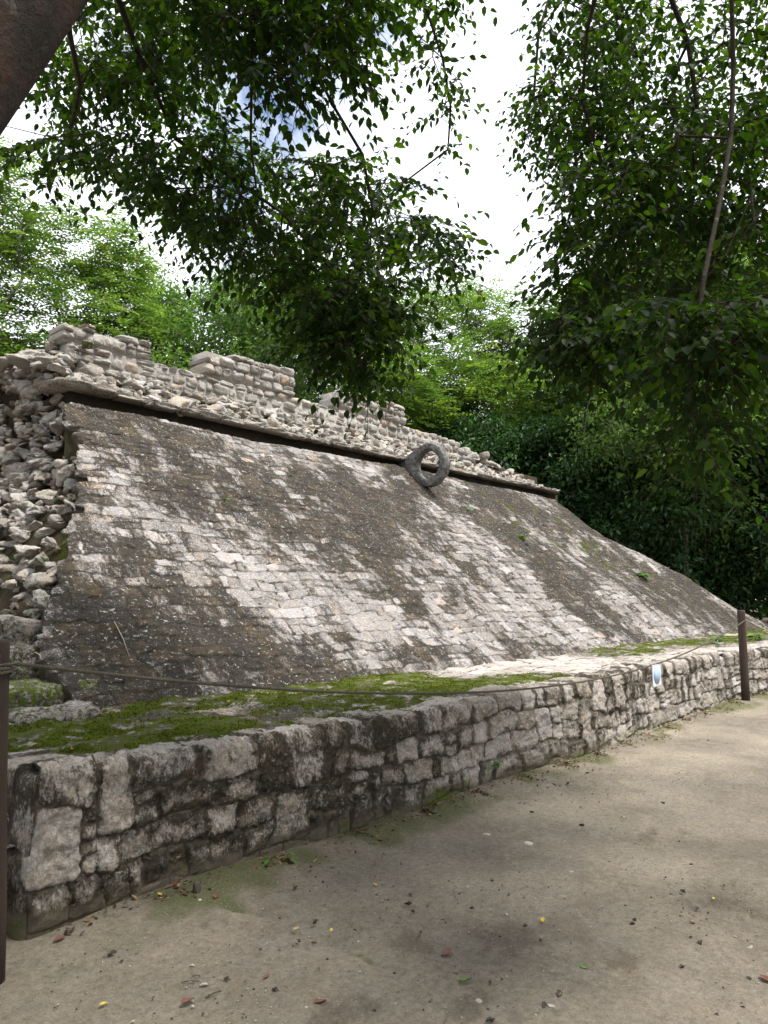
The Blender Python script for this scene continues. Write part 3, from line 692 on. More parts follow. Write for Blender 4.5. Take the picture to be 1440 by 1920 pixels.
def inpoly(x, y, poly):
    r = np.zeros(len(x), bool); n = len(poly)
    for i in range(n):
        x1, y1 = poly[i]; x2, y2 = poly[(i+1) % n]
        c = ((y1 > y) != (y2 > y)) & (x < (x2-x1)*(y-y1)/((y2-y1) or 1e-9)+x1); r ^= c
    return r
m_bark = M('bark', .9, .15)
c = m_bark.mix(m_bark.noise(8, 6, .7), (.022, .018, .013), (.07, .055, .042)); c = m_bark.mix(m_bark.step(m_bark.noise(22, 4, .6), .62, .7), c, (.13, .12, .10))
m_barkm = m_bark.done(c, m_bark.bump(m_bark.noise(30, 5, .7), .8, .02))
mm_ = M('red_bark', .7, .25)
c = mm_.mix(mm_.step(mm_.noise(3, 6, .7), .4, .62), (.028, .022, .016), (.075, .036, .024)); c = mm_.mix(mm_.step(mm_.noise(14, 5, .65), .62, .69), c, (.12, .095, .08)); c = mm_.mix(mm_.step(mm_.noise(40, 5, .65), .5, .7), c, (.035, .025, .02))
m_redbark = mm_.done(c, mm_.bump(mm_.noise(25, 6, .7), .9, .03))
m_pale = M('pale_bark', .9, .15); c = m_pale.mix(m_pale.noise(6, 6, .7), (.10, .085, .07), (.30, .27, .23)); m_paleb = m_pale.done(c, m_pale.bump(m_pale.noise(30, 5, .7), .6, .02))

def hang_leaves(tips, NA, par, rr, nl, Lr, tl=.36, drooping=.38, wr=.62):
    """twigs with two ranks of ovate leaves from each tip"""
    A_ = Acc(); St = Acc(); N = len(tips)
    base = NA[tips]; dirp = base-NA[par[tips]]; dirp /= np.linalg.norm(dirp, axis=1)[:, None]+1e-9
    for k in range(4):
        D = dirp*.5+rr.normal(0, .55, (N, 3)); D[:, 2] = D[:, 2]*.5-drooping*rr.uniform(.3, 1.2, N); D /= np.linalg.norm(D, axis=1)[:, None]
        L_ = tl*rr.uniform(.6, 1.25, N)
        ts = (np.arange(nl)+.7)/nl
        Pm = base[:, None]+D[:, None]*(L_[:, None]*ts)[..., None]; Pm[..., 2] -= .25*L_[:, None]*ts**2
        side = np.cross(D, [0, 0, 1.]); side /= np.linalg.norm(side, axis=1)[:, None]+1e-9
        sgn = np.where(np.arange(nl) % 2 == 0, 1, -1)
        LD = D[:, None]*.55+side[:, None]*sgn[None, :, None]*.8+rr.normal(0, .22, (N, nl, 3)); LD[..., 2] -= .35
        up = np.array([0, 0, 1.])+rr.normal(0, .35, (N, nl, 3))
        Ln = rr.uniform(Lr[0], Lr[1], (N, nl))*np.interp(ts, [0, .3, 1], [.75, 1, .8])
        keep = (rr.rand(N, nl) > .12).ravel()
        V, F, n_ = leaves(Pm.reshape(-1, 3)[keep], LD.reshape(-1, 3)[keep], up.reshape(-1, 3)[keep], Ln.ravel()[keep], (Ln*wr*rr.uniform(.85, 1.15, (N, nl))).ravel()[keep])
        tone = np.clip(np.repeat(rr.rand(N), nl)[keep]*.6+.4*rr.rand(keep.sum()), 0, 1)
        A_.add(V, F, rnd=np.repeat(tone, n_))
        # stems
        a = base; b = base+D*L_[:, None]; b[:, 2] -= .25*L_; m_ = (a+b)/2+np.array([0, 0, 1])*(.06*L_)[:, None]
        for p0, p1, r0, r1 in ((a, m_, .0028, .002), (m_, b, .002, .0012)):
            T = p1-p0; T /= np.linalg.norm(T, axis=1)[:, None]; u = np.cross(T, [.3, .2, .9]); u /= np.linalg.norm(u, axis=1)[:, None]; v_ = np.cross(T, u)
            an = np.arange(3)*2*np.pi/3; rg_ = np.cos(an)[None, :, None]*u[:, None]+np.sin(an)[None, :, None]*v_[:, None]
            V2 = np.concatenate([p0[:, None]+rg_*r0, p1[:, None]+rg_*r1], 1).reshape(-1, 3); o = (np.arange(N)*6)[:, None]; j = np.arange(3)[None]; j2 = (j+1) % 3
            St.add(V2, np.stack([o+j, o+j2, o+3+j2, o+3+j], -1).reshape(-1, 4))
    return A_, St
def pts_in(poly, n, dr, rr, pw=1.):
    x = [p[0] for p in poly]; y = [p[1] for p in poly]; out_ = []
    while len(out_) < n:
        a = rr.uniform(min(x), max(x), 400); b = rr.uniform(min(y), max(y), 400); k = inpoly(a, b, poly)
        for q1, q2 in zip(a[k], b[k]): out_.append(at(q1, q2, dr[0]+(dr[1]-dr[0])*rr.rand()**pw))
    return np.array(out_[:n])

m_leafA = leaf_mat('canopy_leaf', [(0, (.007, .020, .005)), (.45, (.018, .040, .008)), (.75, (.045, .085, .012)), (1, (.10, .16, .016))], .52, (1.9, 2.2, .4), .55, .2)

def near_tree(name, label, base, trunk_pts, trunk_r, bark, boughs, regions, seed, rmax=.05, over=None, LR=(.045, .085)):
    rr = np.random.RandomState(seed); root = empty(name, base); tag(root, label, 'tree')
    V, F = tube(trunk_pts, trunk_r, 28, wob=.10); T_ = Acc(); T_.add(V, F); T_.build('trunk', bark, root)
    paths = [(b, -1) for b in boughs]; C = np.concatenate([pts_in(r_[0], r_[1], r_[2], rr, r_[3]) for r_ in regions])
    if over:                                             # unseen crown overhead, above the view, thickened to shade the ground
        n_, lo, hi = over; Q = rr.uniform(lo, hi, (n_*3, 3)); px_, py_, f_ = project(Q); Q = Q[(f_ < .3) | (py_ < -150) | (px_ < -150) | (px_ > 1600)][:n_]; C = np.concatenate([C, Q])
    NA, par, tips = twig_paths(C, paths, rr)
    V, F, rad = skeleton_mesh(NA, par, .0024, rmax, .44, 6)
    leafy, St = hang_leaves(tips, NA, par, rr, 8, LR)
    Br = Acc(); Br.add(V, F); Br.add(np.concatenate(St.V), np.concatenate([f for f in St.F[4]]) )
    Br.build('branches', m_barkm, root)
    leafy.build('foliage', m_leafA, root)
    return root
# tree A : leaning trunk, upper left
tA = [(-.55, 2.75, -.2), (-.42, 2.62, .25), (-.15, 2.40, .9), (.15, 2.2, 1.7), (.43, 2.0, 2.45)]
tA = [np.array(p) for p in tA]+[at(-165, 195, 2.25), at(-32, 28, 2.4), at(85, -130, 2.6), at(170, -420, 3.0), at(260, -800, 3.4)]
rA = [.42, .34, .29, .27, .26, .245, .235, .22, .19, .13]
top_ = at(110, -240, 2.75); top2 = at(200, -520, 3.1)
boughsA = [
 [top2, at(330, -300, 3.6), at(450, -120, 4.0), at(470, 0, 4.2), at(472, 130, 4.3), at(470, 270, 4.4), at(480, 350, 4.5)],
 [top2, at(420, -260, 3.8), at(520, -60, 4.3), at(560, 60, 4.6), at(620, 190, 4.8), at(680, 290, 4.9), at(700, 400, 5.0), at(735, 520, 5.0)],
 [top_, at(200, -60, 3.6), at(260, 100, 4.6), at(330, 260, 5.2), at(430, 330, 5.4), at(530, 400, 5.2), at(600, 480, 4.8), at(670, 560, 4.6), at(715, 630, 4.5)],
 [top2, at(560, -260, 4.2), at(740, -80, 4.8), at(800, 20, 5.2), at(830, 110, 5.4), at(845, 200, 5.6), at(840, 280, 5.7)],
 [top_, at(130, 60, 3.6), at(150, 160, 4.6), at(130, 260, 5.5), at(90, 310, 6.0)],
 [top2, at(-300, -500, 4.0), at(-500, -200, 5.0)]]
RA = [
 ([(320, -80), (740, -80), (700, 60), (670, 130), (670, 165), (600, 160), (560, 180), (500, 150), (440, 100), (350, 60)], 150, (3.6, 4.9), 1.),
 ([(760, -80), (870, -80), (845, 40), (850, 130), (842, 270), (828, 280), (818, 200), (800, 100), (750, 40)], 22, (5.0, 6.2), 1.),
 ([(20, 250), (120, 235), (250, 250), (400, 235), (460, 260), (560, 300), (640, 290), (750, 310), (800, 400), (850, 450), (830, 500), (760, 500), (720, 570), (670, 610), (600, 600), (500, 520), (400, 445), (320, 395), (220, 320), (100, 290), (10, 300)], 360, (4.2, 7.0), 1.),
 ([(540, 500), (720, 530), (735, 620), (700, 700), (610, 650)], 60, (4.2, 4.8), 1.),
 ([(800, 440), (870, 440), (890, 480), (840, 500)], 5, (4.8, 5.4), 1.),
 ([(90, 100), (200, -50), (320, -50), (340, 110), (400, 150), (370, 200), (80, 210)], 150, (4.6, 7.0), 1.),
 ([(-700, -900), (900, -900), (900, -100), (-300, -100)], 200, (3.0, 6.5), 1.),  # unseen clusters overhead, put in to darken the ground
 ([(-900, -300), (-150, -300), (-150, 300), (-900, 300)], 60, (4., 7.), 1.)]
near_tree('leaning_tree', 'tree with thick reddish leaning trunk, its dark boughs hanging over the apron at left', (-.55, 2.75, 0), tA, rA, m_redbark, boughsA, RA, 31, over=(1600, (-3.5, -4.0, 4.4), (4.2, 4.5, 7.0)))
# tree B : right
bx, by = 5.6, -2.4
tB = [np.array(p) for p in [(bx-.1, by, -.2), (bx, by, .5), (bx+.05, by+.1, 2), (bx, by+.2, 4), (bx-.05, by+.35, 5.8), (bx, by+.5, 7.2)]]
tp = tB[-2]
boughsB = [
 [tp, at(1500, -500, 4.6), at(1250, -250, 4.6), at(1130, -60, 4.8), at(1100, 60, 5.0), at(1092, 190, 5.1), at(1125, 300, 5.2), at(1135, 400, 5.2), at(1120, 520, 5.2)],
 [tp, at(1600, -450, 4.8), at(1400, -200, 4.9), at(1240, -50, 5.0), at(1290, 80, 5.1), at(1310, 220, 5.1), at(1312, 300, 5.0)],
 [tp, at(1700, -300, 4.4), at(1500, -100, 4.3), at(1372, 0, 4.2), at(1375, 130, 4.2), at(1370, 260, 4.1), at(1350, 380, 3.8), at(1320, 520, 3.5), at(1300, 660, 3.4), at(1295, 780, 3.4)],
 [tp, at(1750, 0, 4.4), at(1560, 200, 4.0), at(1430, 320, 3.7), at(1360, 480, 3.6)],
 [tp, at(1300, -600, 6), at(1100, -400, 7), at(1060, -100, 6.6), at(1010, 60, 6.2), at(1000, 190, 6.2)]]
RB = [
 ([(985, -60), (1200, -60), (1200, 270), (1110, 280), (1050, 300), (985, 280), (995, 170), (1015, 100)], 150, (5.2, 7.0), 1.),
 ([(1070, 320), (1200, 230), (1480, 160), (1500, 530), (1440, 560), (1300, 580), (1200, 560), (1110, 560), (1050, 530), (1045, 430)], 400, (4.2, 7.0), 1.),
 ([(1030, 560), (1200, 560), (1220, 650), (1120, 660), (1010, 650)], 60, (3.8, 4.6), 1.),
 ([(1220, 560), (1480, 540), (1480, 640), (1400, 660), (1340, 700), (1325, 850), (1300, 850), (1270, 700), (1230, 640)], 80, (3.0, 3.8), 1.),
 ([(1200, -60), (1500, -60), (1500, 220), (1220, 270)], 90, (4.4, 7.0), 1.),
 ([(960, -900), (2300, -900), (2300, -100), (1010, -100)], 200, (3.5, 7.5), 1.),
 ([(1540, -100), (2300, -100), (2300, 500), (1540, 500)], 110, (3.5, 7.), 1.)]
near_tree('overhanging_tree', 'leafy tree hanging its broad leaves into the upper right, trunk out of view', (bx, by, 0), tB, [.30, .24, .2, .18, .15, .08], m_barkm, boughsB, RB, 37, rmax=.018)

# ------------------------------------------------------------------ background trees
m_lf = {
 'feather': leaf_mat('feathery_leaf', [(0, (.06, .115, .028)), (.5, (.14, .23, .045)), (.85, (.25, .35, .07)), (1, (.42, .43, .08))], .42, (1.35, 1.5, .8), .6, .2),
 'broad': leaf_mat('broad_leaf', [(0, (.045, .09, .022)), (.5, (.10, .17, .04)), (1, (.20, .29, .07))], .42, (1.3, 1.6, .7), .5, .3),
 'dense': leaf_mat('dense_leaf', [(0, (.012, .034, .010)), (.5, (.035, .085, .026)), (.85, (.08, .16, .045)), (1, (.16, .26, .08))], .3, (1.3, 1.7, .7), .45, .35)}
def crown(seed, style, H_, zlo, Rx, lobes, nc, per, Ll, spread):
    rr = np.random.RandomState(seed)
    LC = []
    for k in range(lobes):
        t = rr.rand(); a = rr.uniform(0, 6.28); rad = Rx*math.sqrt(rr.rand())*.75*math.sin(math.pi*(.18+.72*t)) ; LC.append((rad*math.cos(a), rad*math.sin(a), zlo+(H_-zlo)*(.1+.82*t), Rx*rr.uniform(.26, .46)))
    LC = np.array(LC); C = []
    for k in range(nc):
        l = LC[rr.randint(lobes)]; d = rr.normal(size=3); d /= np.linalg.norm(d); rr_ = l[3]*rr.uniform(.55, 1.05); C.append([l[0]+d[0]*rr_, l[1]+d[1]*rr_, max(l[2]+d[2]*rr_*.75, .4)])
    C = np.array(C)
    lean = rr.normal(0, .5, 2); zt_ = zlo+(H_-zlo)*.55
    tr = [(lean[0]*(z/zt_)**2+.12*math.sin(z*1.1+seed), lean[1]*(z/zt_)**2+.12*math.cos(z*.9+seed), z) for z in np.linspace(-.2, zt_, 12)]
    NA, par, tips = twig_paths(C, [(tr, -1)], rr, .7)
    V, F, rad = skeleton_mesh(NA, par, .012, .26 if style != 'dense' else .14, .48, 6)
    T = (V, F)
    # leaf sprays around the tips
    N = len(tips); Bp = np.repeat(NA[tips], per, 0)
    Dc = rr.normal(0, 1, (N, 3)); Dc[:, 2] = Dc[:, 2]*.3-.05; Dc /= np.linalg.norm(Dc, axis=1)[:, None]
    if style == 'feather':                               # flat fronds: leaflets in ranks either side of a rachis
        nf = per//14; Q = []; Dd = []; Nn_ = []; tn = []
        for f_ in range(nf):
            D = Dc+rr.normal(0, .8, (N, 3)); D[:, 2] = D[:, 2]*.35; D /= np.linalg.norm(D, axis=1)[:, None]; S_ = np.cross(D, [0, 0, 1.]); S_ /= np.linalg.norm(S_, axis=1)[:, None]
            st = NA[tips]+rr.normal(0, .18, (N, 3)); tone = rr.rand(N)
            for k in range(14):
                t = (k//2+1)/7.; s_ = 1 if k % 2 else -1; p = st+D*spread*1.2*t; p[:, 2] -= .22*spread*t*t
                Q.append(p); Dd.append(S_*s_+D*.45+rr.normal(0, .1, (N, 3))); Nn_.append(np.array([0, 0, 1.])+rr.normal(0, .25, (N, 3))); tn.append(tone)
        Bq = np.concatenate(Q); D_ = np.concatenate(Dd); Nq = np.concatenate(Nn_); tone = np.clip(np.concatenate(tn)*.8+.2*rr.rand(len(Bq)), 0, 1)
        LL = rr.uniform(.8, 1.2, len(Bq))*Ll; WW = LL*.36
    else:
        off = rr.normal(0, spread*.5, (N*per, 3)); off[:, 2] *= .6; Bq = Bp+off; D_ = off/spread+rr.normal(0, .6, (N*per, 3)); D_[:, 2] -= .25; Nq = np.array([0, 0, 1.])+rr.normal(0, .45, (N*per, 3))
        tone = np.clip(np.repeat(rr.rand(N), per)*.55+.45*rr.rand(N*per), 0, 1); LL = rr.uniform(.7, 1.25, N*per)*Ll; WW = LL*.5
    V, F, n_ = leaves(Bq, D_, Nq, LL, WW, .2, .15, False)
    return T, (V, F, np.repeat(tone, n_))
PROTO = {}
def proto(key, *a):
    T, (V, F, rn) = crown(*a); PROTO[key] = (T, V, F, rn, a[1])
proto('f1', 1, 'feather', 15, 4.5, 5.2, 16, 400, 84, .19, .8)
proto('f2', 2, 'feather', 14, 3.5, 4.6, 14, 340, 84, .19, .8)
proto('b1', 3, 'broad', 15, 4.5, 4.8, 14, 420, 46, .20, .75)
proto('b2', 4, 'broad', 13, 3.5, 4.2, 12, 360, 46, .20, .75)
proto('d1', 5, 'dense', 9.0, .9, 3.6, 24, 420, 64, .20, .55)
proto('d2', 6, 'dense', 8.2, 1.1, 3.4, 22, 380, 64, .20, .55)
first = {}
def place(key, px_, d, s, rz, label, name, group, bark=None):
    a = AZ-math.atan((px_-720)/FPX*math.cos(0)); x, y = d*math.cos(a), d*math.sin(a)
    if key not in first:
        T, V, F, rn, st = PROTO[key]; root = empty(name, (0, 0, 0)); t = mesh('trunk', T[0], T[1], m_paleb if st != 'dense' else m_barkm); t.parent = root
        c_ = mesh('crown', V, F, m_lf[st], dict(rnd=rn), False); c_.parent = root; first[key] = (root, t, c_)
    else:
        r0, t0, c0 = first[key]; root = r0.copy(); COL.objects.link(root); root.name = name
        for o in (t0, c0):
            n_ = o.copy(); COL.objects.link(n_); n_.parent = root
    root.location = (x, y, 0); root.rotation_euler = (0, 0, rz); root.scale = (s, s, s)
    tag(root, label, 'tree' if key[0] != 'd' else 'shrub tree', group); return root
TG = 'trees of the forest behind the ruin'
TREES = [
 ('f1', -60, 25, 1.0, 0.3, 'feathery bright green tree behind the ruin, at the left edge of the photo', 'feathery_tree'),
 ('f2', 110, 27, 1.05, 1.9, 'light feathery tree rising just left of the first raised block of the upper wall', 'feathery_tree'),
 ('b2', 250, 33, 1.0, 4.2, 'sparse darker tree seen behind the first raised block of the upper wall', 'forest_tree'),
 ('b1', 395, 27, .95, 0.9, 'mid green tree with a pale trunk rising just left of the second raised block', 'forest_tree'),
 ('b2', 520, 24, 1.0, 2.9, 'bushy mid green tree directly behind the second raised block', 'forest_tree'),
 ('f2', 640, 27, 1.0, 5.1, 'bright feathery tree between the second and third raised blocks', 'feathery_tree'),
 ('f1', 790, 30, 1.0, 2.2, 'bright feathery tree right behind the third raised block', 'feathery_tree'),
 ('f2', 915, 31, 1.12, 3.6, 'yellow green feathery tree above the stone hoop, at the foot of the open sky', 'feathery_tree'),
 ('b1', 1010, 40, 1.05, 3.1, 'pale far tree in the notch of open sky', 'forest_tree'),
 ('d1', 880, 27, .90, 0.6, 'dark leafy shrub tree just right of the third raised block', 'dense_shrub_tree'),
 ('d2', 985, 28, 1.02, 2.5, 'dark dense shrub tree behind the far end of the cornice', 'dense_shrub_tree'),
 ('d1', 1100, 30, 1.12, 4.0, 'dark dense shrub tree over the upper corner of the apron', 'dense_shrub_tree'),
 ('d2', 1210, 28, 1.12, 5.5, 'dark dense shrub tree over the middle of the far edge of the apron', 'dense_shrub_tree'),
 ('d1', 1330, 30, 1.1, 1.2, 'dark dense shrub tree over the low part of the far edge of the apron', 'dense_shrub_tree'),
 ('d2', 1450, 29, 1.1, 3.3, 'dark dense shrub tree at the right edge, above the far rope post', 'dense_shrub_tree'),
 ('b1', 1120, 34, 1.15, 5.5, 'tall dark green tree behind the shrubs, right of the open sky', 'forest_tree'),
 ('b2', 1240, 33, 1.35, 1.0, 'tall green tree behind the hanging boughs at upper right', 'forest_tree'),
 ('b1', 1390, 34, 1.2, 2.0, 'tall green tree at the right edge behind the hanging boughs', 'forest_tree'),
 ('b1', 310, 30, 1.0, 2.4, 'open crowned tree between the first and second raised blocks', 'forest_tree'),
 ('b1', 180, 40, 1.0, 5.0, 'distant tree showing between the two light feathery trees', 'forest_tree'),
 ('b2', 700, 37, 1.05, 0.2, 'distant mid green tree between two bright feathery trees', 'forest_tree'),
 ('b1', 480, 36, .95, 3.9, 'distant tree behind the gap left of the second raised block', 'forest_tree'),
 ('b2', 1560, 32, 1.3, 2.6, 'tree just outside the right edge of the photo', 'forest_tree'),
 ('b2', 1292, 27, 1.0, 0.7, 'slim tree whose grey trunk shows in front of the dark shrubs, near the right edge', 'forest_tree'),
 ('b2', 1195, 27, .9, 3.7, 'slim tree with a dark trunk above the far edge of the apron', 'forest_tree'),
 ('f1', -260, 27, 1.0, 4.6, 'feathery tree just outside the left edge of the photo', 'feathery_tree'),
]
for (k_, p_, d_, s_, r_, l_, n_) in TREES: place(k_, p_, d_, s_, r_, l_, n_, TG)
# unseen forest round the clearing, added behind the viewer to shade the foreground
for i_, (x_, y_) in enumerate([(-11, -7), (-4, -13), (5, -14), (13, -13), (21, -12), (30, -9), (-13, 4), (-11, 14), (-3, 19)]):
    r_ = place(('b1', 'b2', 'd1')[i_ % 3], 720, 10, 1.15 if i_ % 3 < 2 else 1.5, i_*1.3, 'unseen forest tree added on the near side of the clearing for shade', 'forest_tree', 'unseen trees added for shade on the near side'); r_.location = (x_, y_, 0)
# far wood reading as one mass
rr = np.random.RandomState(88); n_ = 60000
ta = AZ+rr.uniform(-R_(50), R_(45), n_); dd = rr.uniform(44, 60, n_); hz_ = rr.rand(n_)**.8*np.interp(ta-AZ, [-.8, -.3, -.1, .1, .4, .8], [13, 12, 5.5, 6, 6, 7])
Bq = np.stack([dd*np.cos(ta), dd*np.sin(ta), hz_], 1); V, F, k_ = leaves(Bq, rr.normal(size=(n_, 3)), rr.normal(size=(n_, 3)), rr.uniform(.35, .7, n_), rr.uniform(.2, .4, n_), .2, .1, False)
tag(mesh('far_wood', V, F, m_lf['dense'], dict(rnd=np.repeat(rr.rand(n_), k_)), False), 'dark mass of far undergrowth behind all the trees', 'wood', kind='stuff')

# ------------------------------------------------------------------ posts, ropes, sign
m = M('post_paint', .6, .3); c = m.mix(m.noise(5, 6, .7, str_=(3, 3, .4)), (.035, .022, .018), (.085, .055, .042)); c = m.mix(m.step(m.noise(30, 5, .7, str_=(3, 3, .5)), .6, .7), c, (.16, .12, .10)); m_post = m.done(c, m.bump(m.noise(60, 6, .75, str_=(3, 3, .15)), .9, .012))
m = M('rope_fibre', .95, .1); c = m.mix(m.noise(40, 4, .6), (.05, .045, .035), (.14, .125, .10)); m_rope = m.done(c)
m = M('rope_pale', .95, .1); c = m.mix(m.noise(40, 4, .6), (.16, .14, .11), (.34, .30, .25)); m_rope2 = m.done(c)
def post(x, y, h, r, label, lean=(0, 0)):
    z0 = float(gz(x, y)[0]); root = empty('rope_post', (x, y, z0)); tag(root, label, 'post', 'rope posts along the low wall')
    zs_ = np.r_[-.05, .3, .7, h-.06, h-.012, h]; rs_ = np.r_[r*1.02, r*1.0, r*.97, r*.95, r*.95, r*.86]; V, F = tube([(x+lean[0]*(1-z/h)+.004*math.sin(z*5), y+lean[1]*(1-z/h), z0+z) for z in zs_], rs_, 20)
    o = mesh('shaft', V, F, m_post, root=root); return root
P1x, P1y = 1.372, 3.50
pl = post(P1x, P1y, 1.43, .062, 'dark brown rope post at the near corner of the low wall', (.04, -.045))
pr = post(12.62, 3.52, 1.40, .062, 'dark brown rope post near the far end of the low wall')
post(23.6, 3.5, 1.40, .062, 'dark brown rope post beyond the right edge of the photo')
def rope(P, rad, mat, name, label, group=None):
    P = np.asarray(P); A = Acc(); s = np.r_[0, np.cumsum(np.linalg.norm(np.diff(P, axis=0), axis=1))]
    T = np.gradient(P, axis=0); T /= np.linalg.norm(T, axis=1)[:, None]; ref = np.array([0, 0, 1.]); u = np.cross(T, ref); u /= np.linalg.norm(u, axis=1)[:, None]+1e-9; v = np.cross(u, T)
    for k in range(3):
        a = s/ (rad*7)*2*np.pi+k*2*np.pi/3; V, F = tube(P+(np.cos(a)[:, None]*u+np.sin(a)[:, None]*v)*rad*.52, rad*.56, 6); A.add(V, F)
    o = A.build(name, mat); tag(o, label, 'rope', group); return o
def cat_pts(a, b, sag, n):
    t = np.linspace(0, 1, n)[:, None]; return a+(b-a)*t-np.array([0, 0, 1])*4*sag*t*(1-t)
a = np.array([P1x+.055, P1y-.055, 1.31]); b = np.array([12.60, 3.455, 1.245])
span = cat_pts(a, b, .51, 2600)
# wraps round the left post
th_ = np.linspace(0, 2*math.pi*2.9, 400); wr = np.stack([P1x+.072*np.cos(th_-.8), P1y+.072*np.sin(th_-.8), 1.25+.058*th_/th_[-1]+.004*np.sin(th_*1.3)], 1)
rope(np.concatenate([wr[:-6], span[4:]]), .0088, m_rope, 'rope', 'long dark twisted rope slung from the near post to the far post', 'ropes slung between the posts')
rope(cat_pts(np.array([12.66, 3.47, 1.25]), np.array([23.55, 3.45, 1.2]), .52, 900), .0105, m_rope2, 'rope', 'pale rope leading from the far post out of the right edge', 'ropes slung between the posts')
# sign on the rope
sx = 8.84; si = int(np.argmin(np.abs(span[:, 0]-sx))); sz = span[si, 2]; sy = span[si, 1]
sg = empty('small_sign', (sx, sy-.012, sz-.125)); tag(sg, 'small square white plate with a pale blue disc hanging from the rope', 'sign')
m = M('sign_white', .4, .4); m_sw = m.done(m.mix(m.noise(20, 4, .6), (.62, .66, .70), (.74, .77, .80))); m = M('sign_blue', .4, .4); m_sb = m.done(m.mix(m.noise(15, 4, .6), (.30, .44, .62), (.40, .53, .70)))
V, F = stone((sx, sy-.012, sz-.13), (.125, .004, .125), 20, 8, .0, 1); mesh('plate', V, F, m_sw, root=sg)
V, F = tube([(sx, sy-.0175, sz-.13), (sx, sy-.0195, sz-.13)], .10, 40); mesh('disc', V, F, m_sb, root=sg)
A = Acc()
for dx in (-.08, .08):
    A = Acc(); t_ = np.linspace(0, 2*math.pi, 14); V, F = tube(np.stack([np.full(14, sx+dx), sy-.006+.014*np.cos(t_), sz-.008+.026*np.sin(t_)], 1), .0018, 5); A.add(V, F); A.build('tie', m_rope2, sg)

# ------------------------------------------------------------------ small plants
m_plant = leaf_mat('seedling_leaf', [(0, (.06, .12, .02)), (1, (.12, .24, .04))], .3, (1.3, 1.6, .6), .5, .3)
def plant(P, n, L_, h, seed, label, name='seedling', cat='plant', nrm=(0, 0, 1)):
    rr = np.random.RandomState(seed); P = np.asarray(P, float); root = empty(name, P); tag(root, label, cat); S = Acc(); A = Acc()
    for k in range(n):
        a = rr.uniform(0, 6.28); rad = h*rr.uniform(.15, .55); tipp = P+np.array([rad*math.cos(a), rad*math.sin(a)-.15*h, h*rr.uniform(.4, 1)]); mid = (P+tipp)/2+np.array([0, 0, .15*h])
        V, F = tube([P-np.array([0, 0, .01]), mid, tipp], [.003, .0022, .0015], 5); S.add(V, F)
        nl = 2 if n > 2 else 3
        for j in range(nl):
            d = np.array([[math.cos(a+rr.normal(0, .7)), math.sin(a+rr.normal(0, .7)), rr.uniform(-.4, .2)]]); l = np.array([L_*rr.uniform(.7, 1.2)])
            V, F, k_ = leaves(tipp[None]-(tipp-mid)[None]*.3*j, d, np.array([[0, -.5, 1.]]), l, l*.62, .2, .3); mesh('leaf', V, F, m_plant, dict(rnd=np.full(8, rr.rand())), True, root)
    S.build('stems', m_plant, root)
    return root
plant(gpt(925, 1470)+np.array([0, .05, 0]), 5, .10, .20, 1, 'broad leaved seedling growing at the wall foot, the tallest one, right of its small neighbour')
plant(gpt(880, 1488)+np.array([0, .04, 0]), 3, .08, .10, 2, 'small seedling at the wall foot just left of the tallest one')
plant(gpt(505, 1625)+np.array([0, 0, 0]), 3, .05, .05, 3, 'tiny flat weed on the dirt by the near part of the wall')
plant(gpt(535, 1618)+np.array([0, 0, 0]), 2, .05, .05, 4, 'tiny weed right beside the flat weed by the near wall')
def on_ramp(px_, py_):
    r = ray(px_, py_); t = math.tan(SL); k = (1.6-Z0A+Y0A*t)/(r[1]*t-r[2]); return CC+k*r+nrm*.03
plant(on_ramp(980, 1020), 5, .16, .16, 5, 'bright green weed rooted in the middle of the upper right apron', 'weed')
plant(on_ramp(1205, 1085), 6, .20, .12, 6, 'low green weed near the far edge of the apron', 'weed')
plant(on_ramp(418, 945), 3, .07, .08, 7, 'tiny weed in a joint on the left half of the apron', 'weed')
plant(on_ramp(880, 960), 3, .08, .06, 8, 'tiny weed on the apron just below and right of the hoop', 'weed')
plant(at(1345, 1205, 14.2)*np.array([1, 1, 0])+np.array([0, 0, .72]), 7, .16, .15, 9, 'leafy weed on the mossy ledge left of the far rope post', 'weed')
plant(at(1415, 1195, 15.2)*np.array([1, 1, 0])+np.array([0, 0, .72]), 7, .16, .15, 10, 'leafy weed on the mossy ledge right of the far rope post', 'weed')

# ------------------------------------------------------------------ ground litter: single leaves, pebbles, sticks
def flatmat(name, c0, c1, rough=.7):
    m = M(name, rough, .3); return m.done(m.mix(m.noise(60, 4, .6), c0, c1))
lm = {'yellow': flatmat('yellow_leaf', (.42, .30, .03), (.62, .48, .08)), 'red': flatmat('red_leaf', (.11, .045, .032), (.20, .09, .06)), 'green': flatmat('green_leaf', (.08, .15, .04), (.14, .24, .07)),
      'dark': flatmat('dark_leaf', (.03, .025, .02), (.10, .085, .065)), 'tan': flatmat('tan_leaf', (.25, .16, .08), (.42, .30, .17))}
def leaf_mesh(mat, L_, w_, curl, seed):
    rr = np.random.RandomState(seed); g_u = np.linspace(0, 1, 9); g_v = np.linspace(-1, 1, 5); U_, V_ = np.meshgrid(g_u, g_v, indexing='ij')
    wd = w_*np.sin(np.pi*np.clip(U_, .02, .98)**.85)**.8; x = (U_-.5)*L_; y = V_*wd*.5; z = .004+curl*(V_**2)*wd*.6+curl*.5*L_*(U_-.5)**2+.12*L_*curl*fbm(U_*3+seed, V_*2, None, 2, seed)
    V = np.stack([x, y, z+.002], -1).reshape(-1, 3); return mesh('fallen_leaf', V, grid_faces(9, 5), mat)
def put(o, p, rz, s=1): o.location = p; o.rotation_euler = (random.uniform(-.1, .1), random.uniform(-.1, .1), rz); o.scale = (s, s, s)
